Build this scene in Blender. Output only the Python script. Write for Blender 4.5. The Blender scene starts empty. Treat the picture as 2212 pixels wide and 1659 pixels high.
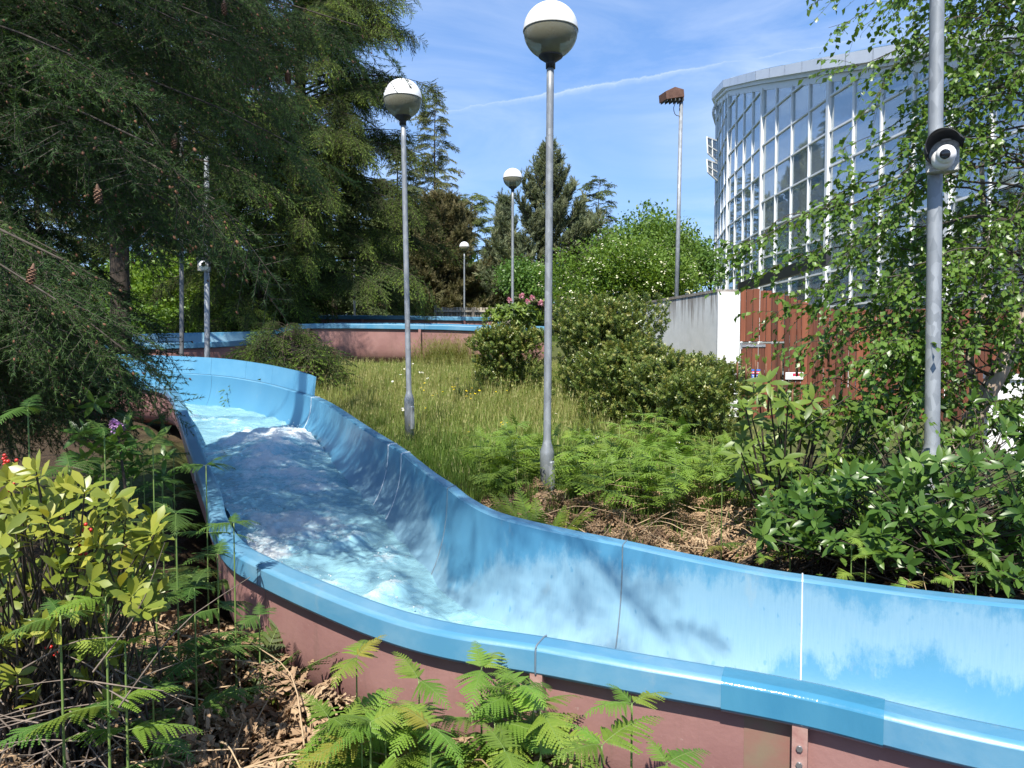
import bpy, math, random
import numpy as np
from mathutils import Matrix, Vector

# ------------------------------------------------------------------ camera, sky, sun, exposure
SC = bpy.context.scene
COL = SC.collection
rng = np.random.default_rng(7)
random.seed(7)
PITCH = math.radians(2.72)
CAMZ = 1.7
F = 1661.0                      # focal length in units of a 2212 x 1659 picture

cam_d = bpy.data.cameras.new('camera')
cam_d.sensor_width = 36.0
cam_d.lens = 36.0 * F / 2212.0
cam_d.clip_start = 0.05
cam_d.clip_end = 2000.0
cam = bpy.data.objects.new('camera', cam_d)
COL.objects.link(cam)
cam.location = (0, 0, CAMZ)
cam.rotation_euler = (math.radians(90) - PITCH, 0, 0)
SC.camera = cam

SUN_EL = math.radians(53)
SUN_AZ = math.radians(13)       # sun stands behind the camera, a touch to the left
sun_dir = Vector((-math.sin(SUN_AZ) * math.cos(SUN_EL), -math.cos(SUN_AZ) * math.cos(SUN_EL), math.sin(SUN_EL)))
sd = bpy.data.lights.new('sun', 'SUN')
sd.energy = 4.5
sd.angle = math.radians(0.53)
sd.color = (1.0, 0.95, 0.86)
sun = bpy.data.objects.new('sun', sd)
COL.objects.link(sun)
sun.rotation_euler = sun_dir.to_track_quat('Z', 'Y').to_euler()
sun.location = (0, -10, 30)

world = bpy.data.worlds.new('World')
SC.world = world
world.use_nodes = True
wn = world.node_tree
wn.nodes.clear()


def nd(t, typ, **kw):
    n = t.nodes.new(typ)
    for k, v in kw.items():
        setattr(n, k, v)
    return n


def lk(t, a, b):
    t.links.new(a, b)


def math_node(t, op, a, b=None, c=None, clamp=False):
    n = nd(t, 'ShaderNodeMath', operation=op)
    n.use_clamp = clamp
    for i, v in enumerate((a, b, c)):
        if v is None:
            continue
        if isinstance(v, (int, float)):
            n.inputs[i].default_value = v
        else:
            lk(t, v, n.inputs[i])
    return n.outputs[0]


def ramp(t, fac, stops, interp='LINEAR'):
    n = nd(t, 'ShaderNodeValToRGB')
    n.color_ramp.interpolation = interp
    e = n.color_ramp.elements
    while len(e) < len(stops):
        e.new(0.5)
    for el, (p, c) in zip(e, stops):
        el.position = p
        el.color = c if len(c) == 4 else (*c, 1)
    if fac is not None:
        lk(t, fac, n.inputs[0])
    return n.outputs[0]


def mixc(t, fac, a, b, blend='MIX'):
    n = nd(t, 'ShaderNodeMix', data_type='RGBA', blend_type=blend)
    if isinstance(fac, (int, float)):
        n.inputs[0].default_value = fac
    else:
        lk(t, fac, n.inputs[0])
    for i, v in ((6, a), (7, b)):
        if isinstance(v, (tuple, list)):
            n.inputs[i].default_value = v if len(v) == 4 else (*v, 1)
        else:
            lk(t, v, n.inputs[i])
    return n.outputs[2]


def noise(t, vec, scale, detail=4, rough=0.55, dist=0.0):
    n = nd(t, 'ShaderNodeTexNoise')
    n.inputs['Scale'].default_value = scale
    n.inputs['Detail'].default_value = detail
    n.inputs['Roughness'].default_value = rough
    n.inputs['Distortion'].default_value = dist
    if vec is not None:
        lk(t, vec, n.inputs['Vector'])
    return n.outputs['Fac']


def mapping(t, vec, scale=(1, 1, 1), loc=(0, 0, 0), rot=(0, 0, 0)):
    n = nd(t, 'ShaderNodeMapping')
    n.inputs['Scale'].default_value = scale
    n.inputs['Location'].default_value = loc
    n.inputs['Rotation'].default_value = rot
    lk(t, vec, n.inputs['Vector'])
    return n.outputs[0]


def pix_dir(u, v):
    d = np.array([(u - 1106) / F, 1.0, -(v - 829.5) / F])
    c, s = math.cos(PITCH), math.sin(PITCH)
    return np.array([d[0], d[1] * c + d[2] * s, -d[1] * s + d[2] * c])


def W(u, v, Y):
    """point at distance Y in front of the camera seen at (u, v) of the 2212 x 1659 photograph"""
    d = pix_dir(u, v)
    return np.array([0, 0, CAMZ]) + d * (Y / d[1])


def WZ(u, v, z):
    """the same at a known height z"""
    d = pix_dir(u, v)
    return np.array([0, 0, CAMZ]) + d * ((z - CAMZ) / d[2])


sky = nd(wn, 'ShaderNodeTexSky', sky_type='NISHITA')
sky.sun_disc = False
sky.sun_elevation = SUN_EL
sky.sun_rotation = math.pi + SUN_AZ
sky.altitude = 60
sky.air_density = 1.0
sky.dust_density = 0.2
sky.ozone_density = 1.6
tc = nd(wn, 'ShaderNodeTexCoord')
dirv = tc.outputs['Generated']
# thin high cloud: wisps stretched sideways, and one contrail along a great circle
sep = nd(wn, 'ShaderNodeSeparateXYZ')
lk(wn, dirv, sep.inputs[0])
wv = mapping(wn, dirv, scale=(2.2, 2.2, 8.5), rot=(0, math.radians(-9), 0))
wisp = noise(wn, wv, 1.5, 7, 0.62, 0.7)
wisp2 = noise(wn, dirv, 2.3, 3, 0.5)
wm = math_node(wn, 'MULTIPLY', ramp(wn, wisp, [(0.36, (0, 0, 0)), (0.72, (1, 1, 1))]), ramp(wn, wisp2, [(0.33, (0.1, 0.1, 0.1)), (0.62, (1, 1, 1))]))
low = ramp(wn, sep.outputs[2], [(0.0, (0.85, 0.85, 0.85)), (0.22, (0.62, 0.62, 0.62)), (0.5, (0.30, 0.30, 0.30))])
wm = math_node(wn, 'MULTIPLY', wm, low)
da, db = pix_dir(980, 238), pix_dir(1900, 78)
da /= np.linalg.norm(da); db /= np.linalg.norm(db)
nrm = np.cross(da, db); nrm /= np.linalg.norm(nrm)
if nrm[2] < 0: nrm = -nrm
mid = da + db; mid /= np.linalg.norm(mid)
alng = np.cross(nrm, mid)
vd = nd(wn, 'ShaderNodeVectorMath', operation='DOT_PRODUCT'); lk(wn, dirv, vd.inputs[0]); vd.inputs[1].default_value = nrm
va = nd(wn, 'ShaderNodeVectorMath', operation='DOT_PRODUCT'); lk(wn, dirv, va.inputs[0]); va.inputs[1].default_value = alng
vf = nd(wn, 'ShaderNodeVectorMath', operation='DOT_PRODUCT'); lk(wn, dirv, vf.inputs[0]); vf.inputs[1].default_value = mid
wob = noise(wn, dirv, 42, 5, 0.65)
off = math_node(wn, 'ADD', vd.outputs['Value'], math_node(wn, 'MULTIPLY', math_node(wn, 'SUBTRACT', wob, 0.5), 0.012))
core = ramp(wn, math_node(wn, 'MULTIPLY_ADD', off, 12.0, 0.5), [(0.16, (0, 0, 0)), (0.42, (0.22, 0.22, 0.22)), (0.485, (0.6, 0.6, 0.6)), (0.50, (0.9, 0.9, 0.9)), (0.525, (0, 0, 0))])
ext = ramp(wn, math_node(wn, 'ABSOLUTE', va.outputs['Value']), [(0.29, (1, 1, 1)), (0.42, (0, 0, 0))])
front = math_node(wn, 'GREATER_THAN', vf.outputs['Value'], 0.0)
patch = ramp(wn, noise(wn, dirv, 9, 4, 0.6), [(0.25, (0.25, 0.25, 0.25)), (0.62, (1, 1, 1))])
con = math_node(wn, 'MULTIPLY', math_node(wn, 'MULTIPLY', core, ext), math_node(wn, 'MULTIPLY', front, patch))
mask = math_node(wn, 'MAXIMUM', wm, math_node(wn, 'MULTIPLY', con, 0.5), clamp=True)
gm = nd(wn, 'ShaderNodeGamma'); gm.inputs['Gamma'].default_value = 0.55
lk(wn, sky.outputs[0], gm.inputs['Color'])
skt = mixc(wn, 1.0, gm.outputs[0], (0.64, 0.96, 1.48, 1), 'MULTIPLY')
skc = mixc(wn, mask, skt, (3.7, 4.1, 4.7, 1))
bg = nd(wn, 'ShaderNodeBackground')
bg.inputs['Strength'].default_value = 0.15
lk(wn, skc, bg.inputs['Color'])
wo = nd(wn, 'ShaderNodeOutputWorld')
lk(wn, bg.outputs[0], wo.inputs['Surface'])

SC.view_settings.view_transform = 'Standard'
SC.view_settings.look = 'None'
SC.view_settings.exposure = 0.95
SC.view_settings.gamma = 1.0
SC.view_settings.use_curve_mapping = False
SC.cycles.max_bounces = 7
SC.cycles.transparent_max_bounces = 12
SC.cycles.use_denoising = True

# ------------------------------------------------------------------ mesh helpers
ORG = {}


class MB:
    """collects vertices and faces as arrays and links them as one mesh object"""

    def __init__(self):
        self.V, self.F, self.n = [], [], 0
        self.R, self.UV = [], []

    def add(self, V, Fs, mat=0, smooth=False, rnd=0.5):
        V = np.asarray(V, float).reshape(-1, 3)
        if not isinstance(Fs, list) or (len(Fs) and not isinstance(Fs[0], tuple)):
            Fs = [(np.asarray(Fs, int), mat, smooth)]
        for fa, m, s in Fs:
            fa = np.asarray(fa, int)
            if fa.size:
                self.F.append((fa + self.n, m, s))
        self.V.append(V)
        self.R.append(np.full(len(V), rnd) if np.isscalar(rnd) else np.asarray(rnd, float))
        self.n += len(V)
        return self

    def inst(self, tmpl, Ms, Ts, rnd):
        """copies of a template: Ms (n,3,3), Ts (n,3), rnd (n)"""
        V, Fs = tmpl[0], tmpl[1]
        n = len(Ts)
        if n == 0:
            return self
        allV = np.einsum('nij,kj->nki', Ms, V) + Ts[:, None, :]
        offs = (np.arange(n) * len(V))[:, None, None]
        for fa, m, s in Fs:
            if len(fa) == 0:
                continue
            f = (fa[None] + offs).reshape(-1, fa.shape[1])
            self.F.append((f + self.n, m, s))
        self.V.append(allV.reshape(-1, 3))
        r = np.repeat(np.asarray(rnd, float), len(V))
        if len(tmpl) > 2:
            r = np.clip(r + np.tile(tmpl[2], n), 0, 1)
        self.R.append(r)
        self.n += n * len(V)
        return self

    def mesh(self, name, mats, org=None):
        V = np.concatenate(self.V) if self.V else np.zeros((0, 3))
        if org is not None:
            V = V - np.asarray(org)
        me = bpy.data.meshes.new(name)
        me.vertices.add(len(V))
        me.vertices.foreach_set('co', V.astype(np.float32).ravel())
        lv = np.concatenate([f.ravel() for f, m, s in self.F])
        tot = np.concatenate([np.full(len(f), f.shape[1]) for f, m, s in self.F])
        mi = np.concatenate([np.full(len(f), m) for f, m, s in self.F])
        sm = np.concatenate([np.full(len(f), s, bool) for f, m, s in self.F])
        start = np.concatenate([[0], np.cumsum(tot)[:-1]])
        me.loops.add(len(lv))
        me.loops.foreach_set('vertex_index', lv.astype(np.int32))
        me.polygons.add(len(tot))
        me.polygons.foreach_set('loop_start', start.astype(np.int32))
        me.polygons.foreach_set('material_index', mi.astype(np.int32))
        me.polygons.foreach_set('use_smooth', sm)
        at = me.attributes.new('rnd', 'FLOAT', 'POINT')
        at.data.foreach_set('value', np.concatenate(self.R).astype(np.float32))
        if self.UV:
            uv = np.concatenate(self.UV)
            ul = me.uv_layers.new(name='UVMap')
            ul.data.foreach_set('uv', uv[lv].astype(np.float32).ravel())
        me.update(calc_edges=True)
        me.validate()
        for m in (mats if isinstance(mats, (list, tuple)) else [mats]):
            me.materials.append(m)
        return me

    def build(self, name, mats, parent=None):
        org = None
        if parent is not None:
            org = ORG.get(parent.name)
        me = self.mesh(name, mats, org)
        o = bpy.data.objects.new(name, me)
        COL.objects.link(o)
        if parent is not None:
            o.parent = parent
            if org is not None:
                ORG[o.name] = org
        return o


def tag(o, label=None, cat=None, group=None, kind=None):
    if label: o['label'] = label
    if cat: o['category'] = cat
    if group: o['group'] = group
    if kind: o['kind'] = kind
    return o


def thing(name, loc, label, cat, group=None):
    o = bpy.data.objects.new(name, None)
    o.empty_display_size = 0.2
    o.location = loc
    COL.objects.link(o)
    ORG[o.name] = np.array(loc, float)
    return tag(o, label, cat, group)


def link_copy(o, parent=None):
    c = o.copy()
    COL.objects.link(c)
    if parent is not None:
        c.parent = parent
    return c


def unit(v):
    v = np.asarray(v, float)
    return v / np.maximum(np.linalg.norm(v, axis=-1, keepdims=True), 1e-9)


def frames(d, up=None, roll=None):
    """matrices whose x axis is d, z axis near up"""
    d = unit(np.atleast_2d(d))
    n = len(d)
    if up is None:
        up = np.tile([0, 0, 1.0], (n, 1))
    up = np.broadcast_to(np.asarray(up, float), (n, 3)).copy()
    bad = np.abs((d * unit(up)).sum(1)) > 0.97
    up[bad] = [0.3, 0.9, 0.1]
    y = unit(np.cross(up, d))
    z = np.cross(d, y)
    if roll is not None:
        c, s = np.cos(roll)[:, None], np.sin(roll)[:, None]
        y, z = y * c + z * s, z * c - y * s
    return np.stack([d, y, z], axis=2)


def catmull(P, m):
    P = np.asarray(P, float)
    n = len(P)
    t = np.linspace(0, n - 1, m)
    i = np.clip(t.astype(int), 0, n - 2)
    f = (t - i)[:, None]
    g = lambda k: P[np.clip(k, 0, n - 1)]
    p0 = np.where((i == 0)[:, None], 2 * P[0] - P[1], g(i - 1))
    p1, p2 = g(i), g(i + 1)
    p3 = np.where((i == n - 2)[:, None], 2 * P[-1] - P[-2], g(i + 2))
    return 0.5 * (2 * p1 + (p2 - p0) * f + (2 * p0 - 5 * p1 + 4 * p2 - p3) * f ** 2 + (3 * p1 - p0 - 3 * p2 + p3) * f ** 3)


def tube(P, r, sides=6, cap=True):
    P = np.asarray(P, float)
    n = len(P)
    r = np.broadcast_to(np.asarray(r, float), (n,))
    T = unit(np.gradient(P, axis=0))
    ref = np.array([0.13, 0.21, 0.97]) if np.abs(T[:, 2]).mean() < 0.8 else np.array([0.96, 0.2, 0.1])
    a = unit(np.cross(ref, T)); b = np.cross(T, a)
    th = np.linspace(0, 2 * np.pi, sides, endpoint=False)
    V = P[:, None] + r[:, None, None] * (np.cos(th)[None, :, None] * a[:, None] + np.sin(th)[None, :, None] * b[:, None])
    i = np.arange(n - 1)[:, None] * sides; j = np.arange(sides)[None]
    k = (j + 1) % sides
    Q = np.stack([i + j, i + k, i + sides + k, i + sides + j], axis=-1).reshape(-1, 4)
    fs = [(Q, 0, True)]
    if cap:
        fs.append((np.array([list(range(sides))[::-1]]), 0, False))
        fs.append((np.array([list(range((n - 1) * sides, n * sides))]), 0, False))
    return V.reshape(-1, 3), fs


def remat(fs, m):
    return [(f, m, s) for f, _, s in fs]


def lathe(prof, sides=32, centre=(0, 0, 0), smooth=True):
    prof = np.asarray(prof, float)
    n = len(prof)
    th = np.linspace(0, 2 * np.pi, sides, endpoint=False)
    V = np.stack([prof[:, None, 0] * np.cos(th), prof[:, None, 0] * np.sin(th), np.repeat(prof[:, 1:2], sides, 1)], -1).reshape(-1, 3) + np.asarray(centre)
    i = np.arange(n - 1)[:, None] * sides; j = np.arange(sides)[None]; k = (j + 1) % sides
    Q = np.stack([i + j, i + k, i + sides + k, i + sides + j], -1).reshape(-1, 4)
    return V, [(Q, 0, smooth)]


def box(c, s, M=None, bevel=0.0):
    """box of size s about c (M: 3x3 orientation); bevelled box has chamfered edges"""
    s = np.asarray(s, float) / 2
    if bevel <= 0:
        V = np.array([[x, y, z] for x in (-1, 1) for y in (-1, 1) for z in (-1, 1)], float) * s
        Q = np.array([[0, 1, 3, 2], [4, 6, 7, 5], [0, 4, 5, 1], [2, 3, 7, 6], [0, 2, 6, 4], [1, 5, 7, 3]])
        fs = [(Q, 0, False)]
    else:
        b = min(bevel, s.min() * 0.9)
        vs, idx = [], {}
        for x in (-1, 1):
            for y in (-1, 1):
                for z in (-1, 1):
                    sg = np.array([x, y, z])
                    for a in range(3):
                        p = sg * (s - b); p[a] = sg[a] * s[a]
                        idx[(x, y, z, a)] = len(vs); vs.append(p)
        V = np.array(vs)
        Q, T = [], []
        for a in range(3):
            o1, o2 = [(1, 2), (2, 0), (0, 1)][a]
            for sg in (-1, 1):
                q = []
                for (p, r) in ((-1, -1), (1, -1), (1, 1), (-1, 1)):
                    key = [0, 0, 0]; key[a] = sg; key[o1] = p; key[o2] = r
                    q.append(idx[(*key, a)])
                Q.append(q if sg > 0 else q[::-1])
            for p in (-1, 1):
                for r in (-1, 1):
                    k1 = [0, 0, 0]; k1[a] = -1; k1[o1] = p; k1[o2] = r
                    k2 = list(k1); k2[a] = 1
                    q = [idx[(*k1, o1)], idx[(*k2, o1)], idx[(*k2, o2)], idx[(*k1, o2)]]
                    Q.append(q if p * r < 0 else q[::-1])
        for x in (-1, 1):
            for y in (-1, 1):
                for z in (-1, 1):
                    t = [idx[(x, y, z, 0)], idx[(x, y, z, 1)], idx[(x, y, z, 2)]]
                    T.append(t if x * y * z > 0 else t[::-1])
        fs = [(np.array(Q), 0, False), (np.array(T), 0, False)]
    if M is not None:
        V = V @ np.asarray(M).T
    return V + np.asarray(c), fs


def bar(a, b, w, h, up=(0, 0, 1), bevel=0.0):
    a, b = np.asarray(a, float), np.asarray(b, float)
    M = frames([b - a], up)[0]
    return box((a + b) / 2, (np.linalg.norm(b - a), w, h), M, bevel)


def sheet(G, smooth=True):
    """grid of points (n,m,3) as quads"""
    n, m = G.shape[:2]
    i = np.arange(n - 1)[:, None] * m; j = np.arange(m - 1)[None]
    Q = np.stack([i + j, i + j + 1, i + m + j + 1, i + m + j], -1).reshape(-1, 4)
    return G.reshape(-1, 3), [(Q, 0, smooth)]


def sphere(c, r, seg=8, rings=5):
    th = np.linspace(0, np.pi, rings + 1)
    prof = np.stack([np.sin(th) * r, -np.cos(th) * r], 1)
    return lathe(prof, seg, c)


# ------------------------------------------------------------------ materials
def new_mat(name):
    m = bpy.data.materials.new(name)
    m.use_nodes = True
    t = m.node_tree
    t.nodes.clear()
    out = nd(t, 'ShaderNodeOutputMaterial')
    return m, t, out


def principled(t, color=(0.5, 0.5, 0.5), rough=0.5, metal=0.0, spec=0.5):
    p = nd(t, 'ShaderNodeBsdfPrincipled')
    if isinstance(color, (tuple, list)):
        p.inputs['Base Color'].default_value = color if len(color) == 4 else (*color, 1)
    else:
        lk(t, color, p.inputs['Base Color'])
    if isinstance(rough, (int, float)):
        p.inputs['Roughness'].default_value = rough
    else:
        lk(t, rough, p.inputs['Roughness'])
    p.inputs['Metallic'].default_value = metal
    p.inputs['Specular IOR Level'].default_value = spec
    return p


def bump(t, p, h, strength=0.3, dist=0.01):
    b = nd(t, 'ShaderNodeBump')
    b.inputs['Strength'].default_value = strength
    b.inputs['Distance'].default_value = dist
    lk(t, h, b.inputs['Height'])
    lk(t, b.outputs[0], p.inputs['Normal'])


def objco(t):
    g = nd(t, 'ShaderNodeNewGeometry')
    return g.outputs['Position']


def leaf_mat(name, stops, transl=0.35, rough=0.42, spec=0.45, tcol=None):
    """foliage: colour by the 'rnd' attribute, some light let through"""
    m, t, out = new_mat(name)
    a = nd(t, 'ShaderNodeAttribute', attribute_name='rnd')
    n = len(stops)
    c = ramp(t, a.outputs['Fac'], [(i / max(1, n - 1), s) for i, s in enumerate(stops)])
    oi = nd(t, 'ShaderNodeObjectInfo')
    c = mixc(t, 1.0, c, oi.outputs['Color'], 'MULTIPLY')
    p = principled(t, c, rough, 0, spec)
    tr = nd(t, 'ShaderNodeBsdfTranslucent')
    lk(t, mixc(t, 1.0, c, tcol or (1.35, 1.25, 0.55), 'MULTIPLY'), tr.inputs[0])
    mx = nd(t, 'ShaderNodeMixShader')
    mx.inputs[0].default_value = transl
    lk(t, p.outputs[0], mx.inputs[1]); lk(t, tr.outputs[0], mx.inputs[2])
    lk(t, mx.outputs[0], out.inputs['Surface'])
    return m


def simple_mat(name, c1, c2=None, scale=8, rough=0.6, metal=0.0, spec=0.4, bmp=0.0, bscale=None, stretch=(1, 1, 1), detail=5):
    m, t, out = new_mat(name)
    co = mapping(t, objco(t), stretch)
    n = noise(t, co, scale, detail)
    c = ramp(t, n, [(0.3, c1), (0.7, c2 or c1)])
    p = principled(t, c, rough, metal, spec)
    if bmp:
        bump(t, p, noise(t, co, bscale or scale * 3, 5), bmp)
    lk(t, p.outputs[0], out.inputs['Surface'])
    return m


CHALK_UP = [(0, 1.02), (2.6, 1.0), (3.05, .985), (3.75, .93), (3.95, .88), (4.35, .80), (4.8, .86), (5.3, .95), (6.2, .97), (7.3, .93), (8.2, .80)]
CHALK_LO = [(0, .87), (1.5, .86), (2.25, .80), (2.6, .60), (3.5, .50), (4.2, .60), (5.2, .66), (6.5, .62), (7.5, .70), (8.2, .82)]


def gelcoat(name, streaks=True):
    """sun-bleached blue fibreglass; chalky pale areas with ragged dripping edges follow the panel's own coordinates"""
    m, t, out = new_mat(name)
    uv = nd(t, 'ShaderNodeUVMap').outputs[0]
    s = nd(t, 'ShaderNodeSeparateXYZ'); lk(t, uv, s.inputs[0])
    u, v = s.outputs[0], s.outputs[1]
    pos = objco(t)
    big = noise(t, uv, 1.3, 3, 0.5)
    blue = ramp(t, big, [(0.3, (0.060, 0.205, 0.335)), (0.75, (0.088, 0.250, 0.375))])
    if streaks:
        drip = noise(t, mapping(t, uv, (16, 14.0, 1)), 1.0, 8, 0.78)
        un = math_node(t, 'MULTIPLY', u, 1 / 20.0)
        g = lambda q: (q, q, q)
        # upper and lower ragged limits of the chalky film along the run (arc length in metres / 20)
        up = math_node(t, 'MULTIPLY_ADD', ramp(t, un, [(x / 20, g(y)) for x, y in CHALK_UP]), 1.0, math_node(t, 'MULTIPLY', math_node(t, 'SUBTRACT', noise(t, mapping(t, uv, (3.5, 0.3, 1)), 1.0, 4), 0.5), 0.16))
        lo = math_node(t, 'MULTIPLY_ADD', ramp(t, un, [(x / 20, g(y)) for x, y in CHALK_LO]), 1.0, math_node(t, 'MULTIPLY', math_node(t, 'SUBTRACT', noise(t, mapping(t, uv, (2.2, 0.2, 1), (7.7, 0, 0)), 1.0, 4), 0.5), 0.22))
        vv = math_node(t, 'ADD', v, math_node(t, 'MULTIPLY', math_node(t, 'SUBTRACT', drip, 0.5), 0.17))
        a = math_node(t, 'MULTIPLY', math_node(t, 'SUBTRACT', up, vv), 22, clamp=True)
        b = math_node(t, 'MULTIPLY', math_node(t, 'SUBTRACT', vv, lo), 22, clamp=True)
        fine = ramp(t, noise(t, mapping(t, uv, (150, 16, 1)), 1.0, 4, 0.6), [(0.33, (0.78, 0.78, 0.78)), (0.58, (1, 1, 1))])
        spots = ramp(t, noise(t, mapping(t, uv, (26, 30, 1)), 1.0, 2, 0.5), [(0.27, (0.4, 0.4, 0.4)), (0.33, (1, 1, 1))])
        fac = math_node(t, 'MULTIPLY', math_node(t, 'MULTIPLY', a, b), math_node(t, 'MULTIPLY', fine, spots))
        fac = math_node(t, 'MULTIPLY', fac, 0.80)
    else:
        n1 = noise(t, mapping(t, uv, (2.2, 9, 1)), 1.0, 6, 0.62, 0.4)
        fac = math_node(t, 'MULTIPLY', ramp(t, n1, [(0.42, (0, 0, 0)), (0.66, (1, 1, 1))]), 0.45)
    col = mixc(t, fac, blue, (0.200, 0.335, 0.420, 1))
    dirt = ramp(t, noise(t, mapping(t, pos, (6, 6, 2.5)), 1.0, 6, 0.7), [(0.60, (0, 0, 0)), (0.78, (1, 1, 1))])
    col = mixc(t, math_node(t, 'MULTIPLY', dirt, 0.34), col, (0.33, 0.34, 0.30, 1))
    rg = math_node(t, 'MULTIPLY_ADD', fac, 0.35, 0.30)
    p = principled(t, col, rg, 0, 0.5)
    bump(t, p, noise(t, pos, 35, 3), 0.05, 0.01)
    lk(t, p.outputs[0], out.inputs['Surface'])
    return m


M = {}
M['gel'] = gelcoat('blue gelcoat chalked')
M['gel_lip'] = gelcoat('blue gelcoat lip', False)
M['gel_plain'] = simple_mat('plain blue gelcoat', (0.075, 0.24, 0.38), (0.11, 0.29, 0.43), 3, 0.3, 0, 0.5)
M['patch'] = simple_mat('wet teal patch', (0.040, 0.182, 0.300), (0.060, 0.220, 0.335), 5, 0.12, 0, 0.6, 0.15, 30, (1, 1, 0.3))


def shell_mat():
    m, t, out = new_mat('red brown shell')
    pos = objco(t)
    c = ramp(t, noise(t, pos, 2.2, 6, 0.6), [(0.3, (0.235, 0.118, 0.108)), (0.7, (0.325, 0.18, 0.16))])
    run = noise(t, mapping(t, pos, (9, 9, 1.1)), 1.0, 6, 0.68)                   # rain runs
    c = mixc(t, math_node(t, 'MULTIPLY', ramp(t, run, [(0.55, (0, 0, 0)), (0.74, (1, 1, 1))]), 0.45), c, (0.15, 0.10, 0.075, 1))
    ch = noise(t, pos, 38, 4, 0.7)                                                # scuffs and chips
    c = mixc(t, math_node(t, 'MULTIPLY', ramp(t, ch, [(0.66, (0, 0, 0)), (0.72, (1, 1, 1))]), 0.5), c, (0.40, 0.30, 0.27, 1))
    p = principled(t, c, 0.6, 0, 0.3)
    bump(t, p, noise(t, pos, 45, 5), 0.15)
    lk(t, p.outputs[0], out.inputs['Surface'])
    return m


M['shell'] = shell_mat()
M['rust'] = simple_mat('flange paint flaking', (0.30, 0.15, 0.13), (0.40, 0.26, 0.22), 18, 0.6, 0, 0.3, 0.2, 40)
M['algae'] = simple_mat('green brown stain', (0.20, 0.17, 0.11), (0.25, 0.12, 0.10), 7, 0.7, 0, 0.2, 0.1)
M['seamw'] = simple_mat('white sealant', (0.55, 0.62, 0.66), (0.7, 0.75, 0.78), 30, 0.6)
M['seamd'] = simple_mat('dark seam', (0.10, 0.16, 0.22), (0.16, 0.19, 0.2), 30, 0.7)
M['bolt'] = simple_mat('bolt steel', (0.35, 0.35, 0.36), (0.5, 0.5, 0.5), 40, 0.35, 0.8)


def galv():
    m, t, out = new_mat('galvanised steel')
    pos = objco(t)
    v = nd(t, 'ShaderNodeTexVoronoi'); v.inputs['Scale'].default_value = 26
    lk(t, mapping(t, pos, (1, 1, 0.5)), v.inputs['Vector'])
    sepc = nd(t, 'ShaderNodeSeparateColor'); lk(t, v.outputs['Color'], sepc.inputs[0])
    n = noise(t, pos, 5, 5, 0.6)
    mixf = math_node(t, 'ADD', math_node(t, 'MULTIPLY', sepc.outputs[0], 0.45), math_node(t, 'MULTIPLY', n, 0.6))
    c = ramp(t, mixf, [(0.15, (0.175, 0.195, 0.215)), (0.55, (0.24, 0.26, 0.28)), (0.9, (0.34, 0.365, 0.39))])
    p = principled(t, c, 0.5, 0.25, 0.4)
    lk(t, p.outputs[0], out.inputs['Surface'])
    return m


M['galv'] = galv()
M['dome'] = simple_mat('white opal dome', (0.74, 0.75, 0.75), (0.80, 0.80, 0.79), 9, 0.35, 0, 0.5)
M['black'] = simple_mat('black plastic', (0.022, 0.022, 0.024), (0.035, 0.035, 0.036), 12, 0.45)
M['gear'] = simple_mat('grey gear tray', (0.22, 0.22, 0.20), (0.28, 0.28, 0.25), 12, 0.6)
M['white'] = simple_mat('white paint', (0.76, 0.77, 0.78), (0.82, 0.82, 0.82), 5, 0.45)
M['offwhite'] = simple_mat('weathered white aluminium', (0.74, 0.76, 0.77), (0.82, 0.83, 0.83), 3, 0.45, 0, 0.5, 0, None, (1, 1, 0.4))
M['lens'] = simple_mat('camera lens', (0.012, 0.014, 0.018), None, 5, 0.08, 0, 0.7)


def bowl():
    m, t, out = new_mat('smoked clear bowl')
    tr = nd(t, 'ShaderNodeBsdfTransparent'); tr.inputs[0].default_value = (0.62, 0.60, 0.46, 1)
    gl = nd(t, 'ShaderNodeBsdfPrincipled')
    gl.inputs['Base Color'].default_value = (0.34, 0.33, 0.24, 1); gl.inputs['Roughness'].default_value = 0.18
    mx = nd(t, 'ShaderNodeMixShader')
    lw = nd(t, 'ShaderNodeLayerWeight'); lw.inputs[0].default_value = 0.35
    lk(t, math_node(t, 'MULTIPLY_ADD', lw.outputs['Facing'], 0.45, 0.40, clamp=True), mx.inputs[0])
    lk(t, tr.outputs[0], mx.inputs[1]); lk(t, gl.outputs[0], mx.inputs[2])
    lk(t, mx.outputs[0], out.inputs['Surface'])
    return m


M['bowl'] = bowl()


def glass():
    m, t, out = new_mat('window glass')
    tr = nd(t, 'ShaderNodeBsdfTransparent'); tr.inputs[0].default_value = (0.78, 0.86, 0.88, 1)
    gl = nd(t, 'ShaderNodeBsdfGlossy'); gl.inputs['Roughness'].default_value = 0.015
    gl.inputs['Color'].default_value = (0.9, 0.94, 0.97, 1)
    mx = nd(t, 'ShaderNodeMixShader')
    lw = nd(t, 'ShaderNodeFresnel'); lw.inputs[0].default_value = 1.9
    lk(t, math_node(t, 'MULTIPLY_ADD', lw.outputs[0], 0.75, 0.18, clamp=True), mx.inputs[0])
    df = nd(t, 'ShaderNodeBsdfDiffuse'); df.inputs[0].default_value = (0.62, 0.68, 0.70, 1)      # pale diffuse share mixed in to make the panes look lighter
    m0 = nd(t, 'ShaderNodeMixShader')
    oi = nd(t, 'ShaderNodeObjectInfo')
    lk(t, math_node(t, 'MULTIPLY_ADD', oi.outputs['Random'], 0.16, 0.14), m0.inputs[0])
    lk(t, tr.outputs[0], m0.inputs[1]); lk(t, df.outputs[0], m0.inputs[2])
    lk(t, m0.outputs[0], mx.inputs[1]); lk(t, gl.outputs[0], mx.inputs[2])
    lk(t, mx.outputs[0], out.inputs['Surface'])
    return m


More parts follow.
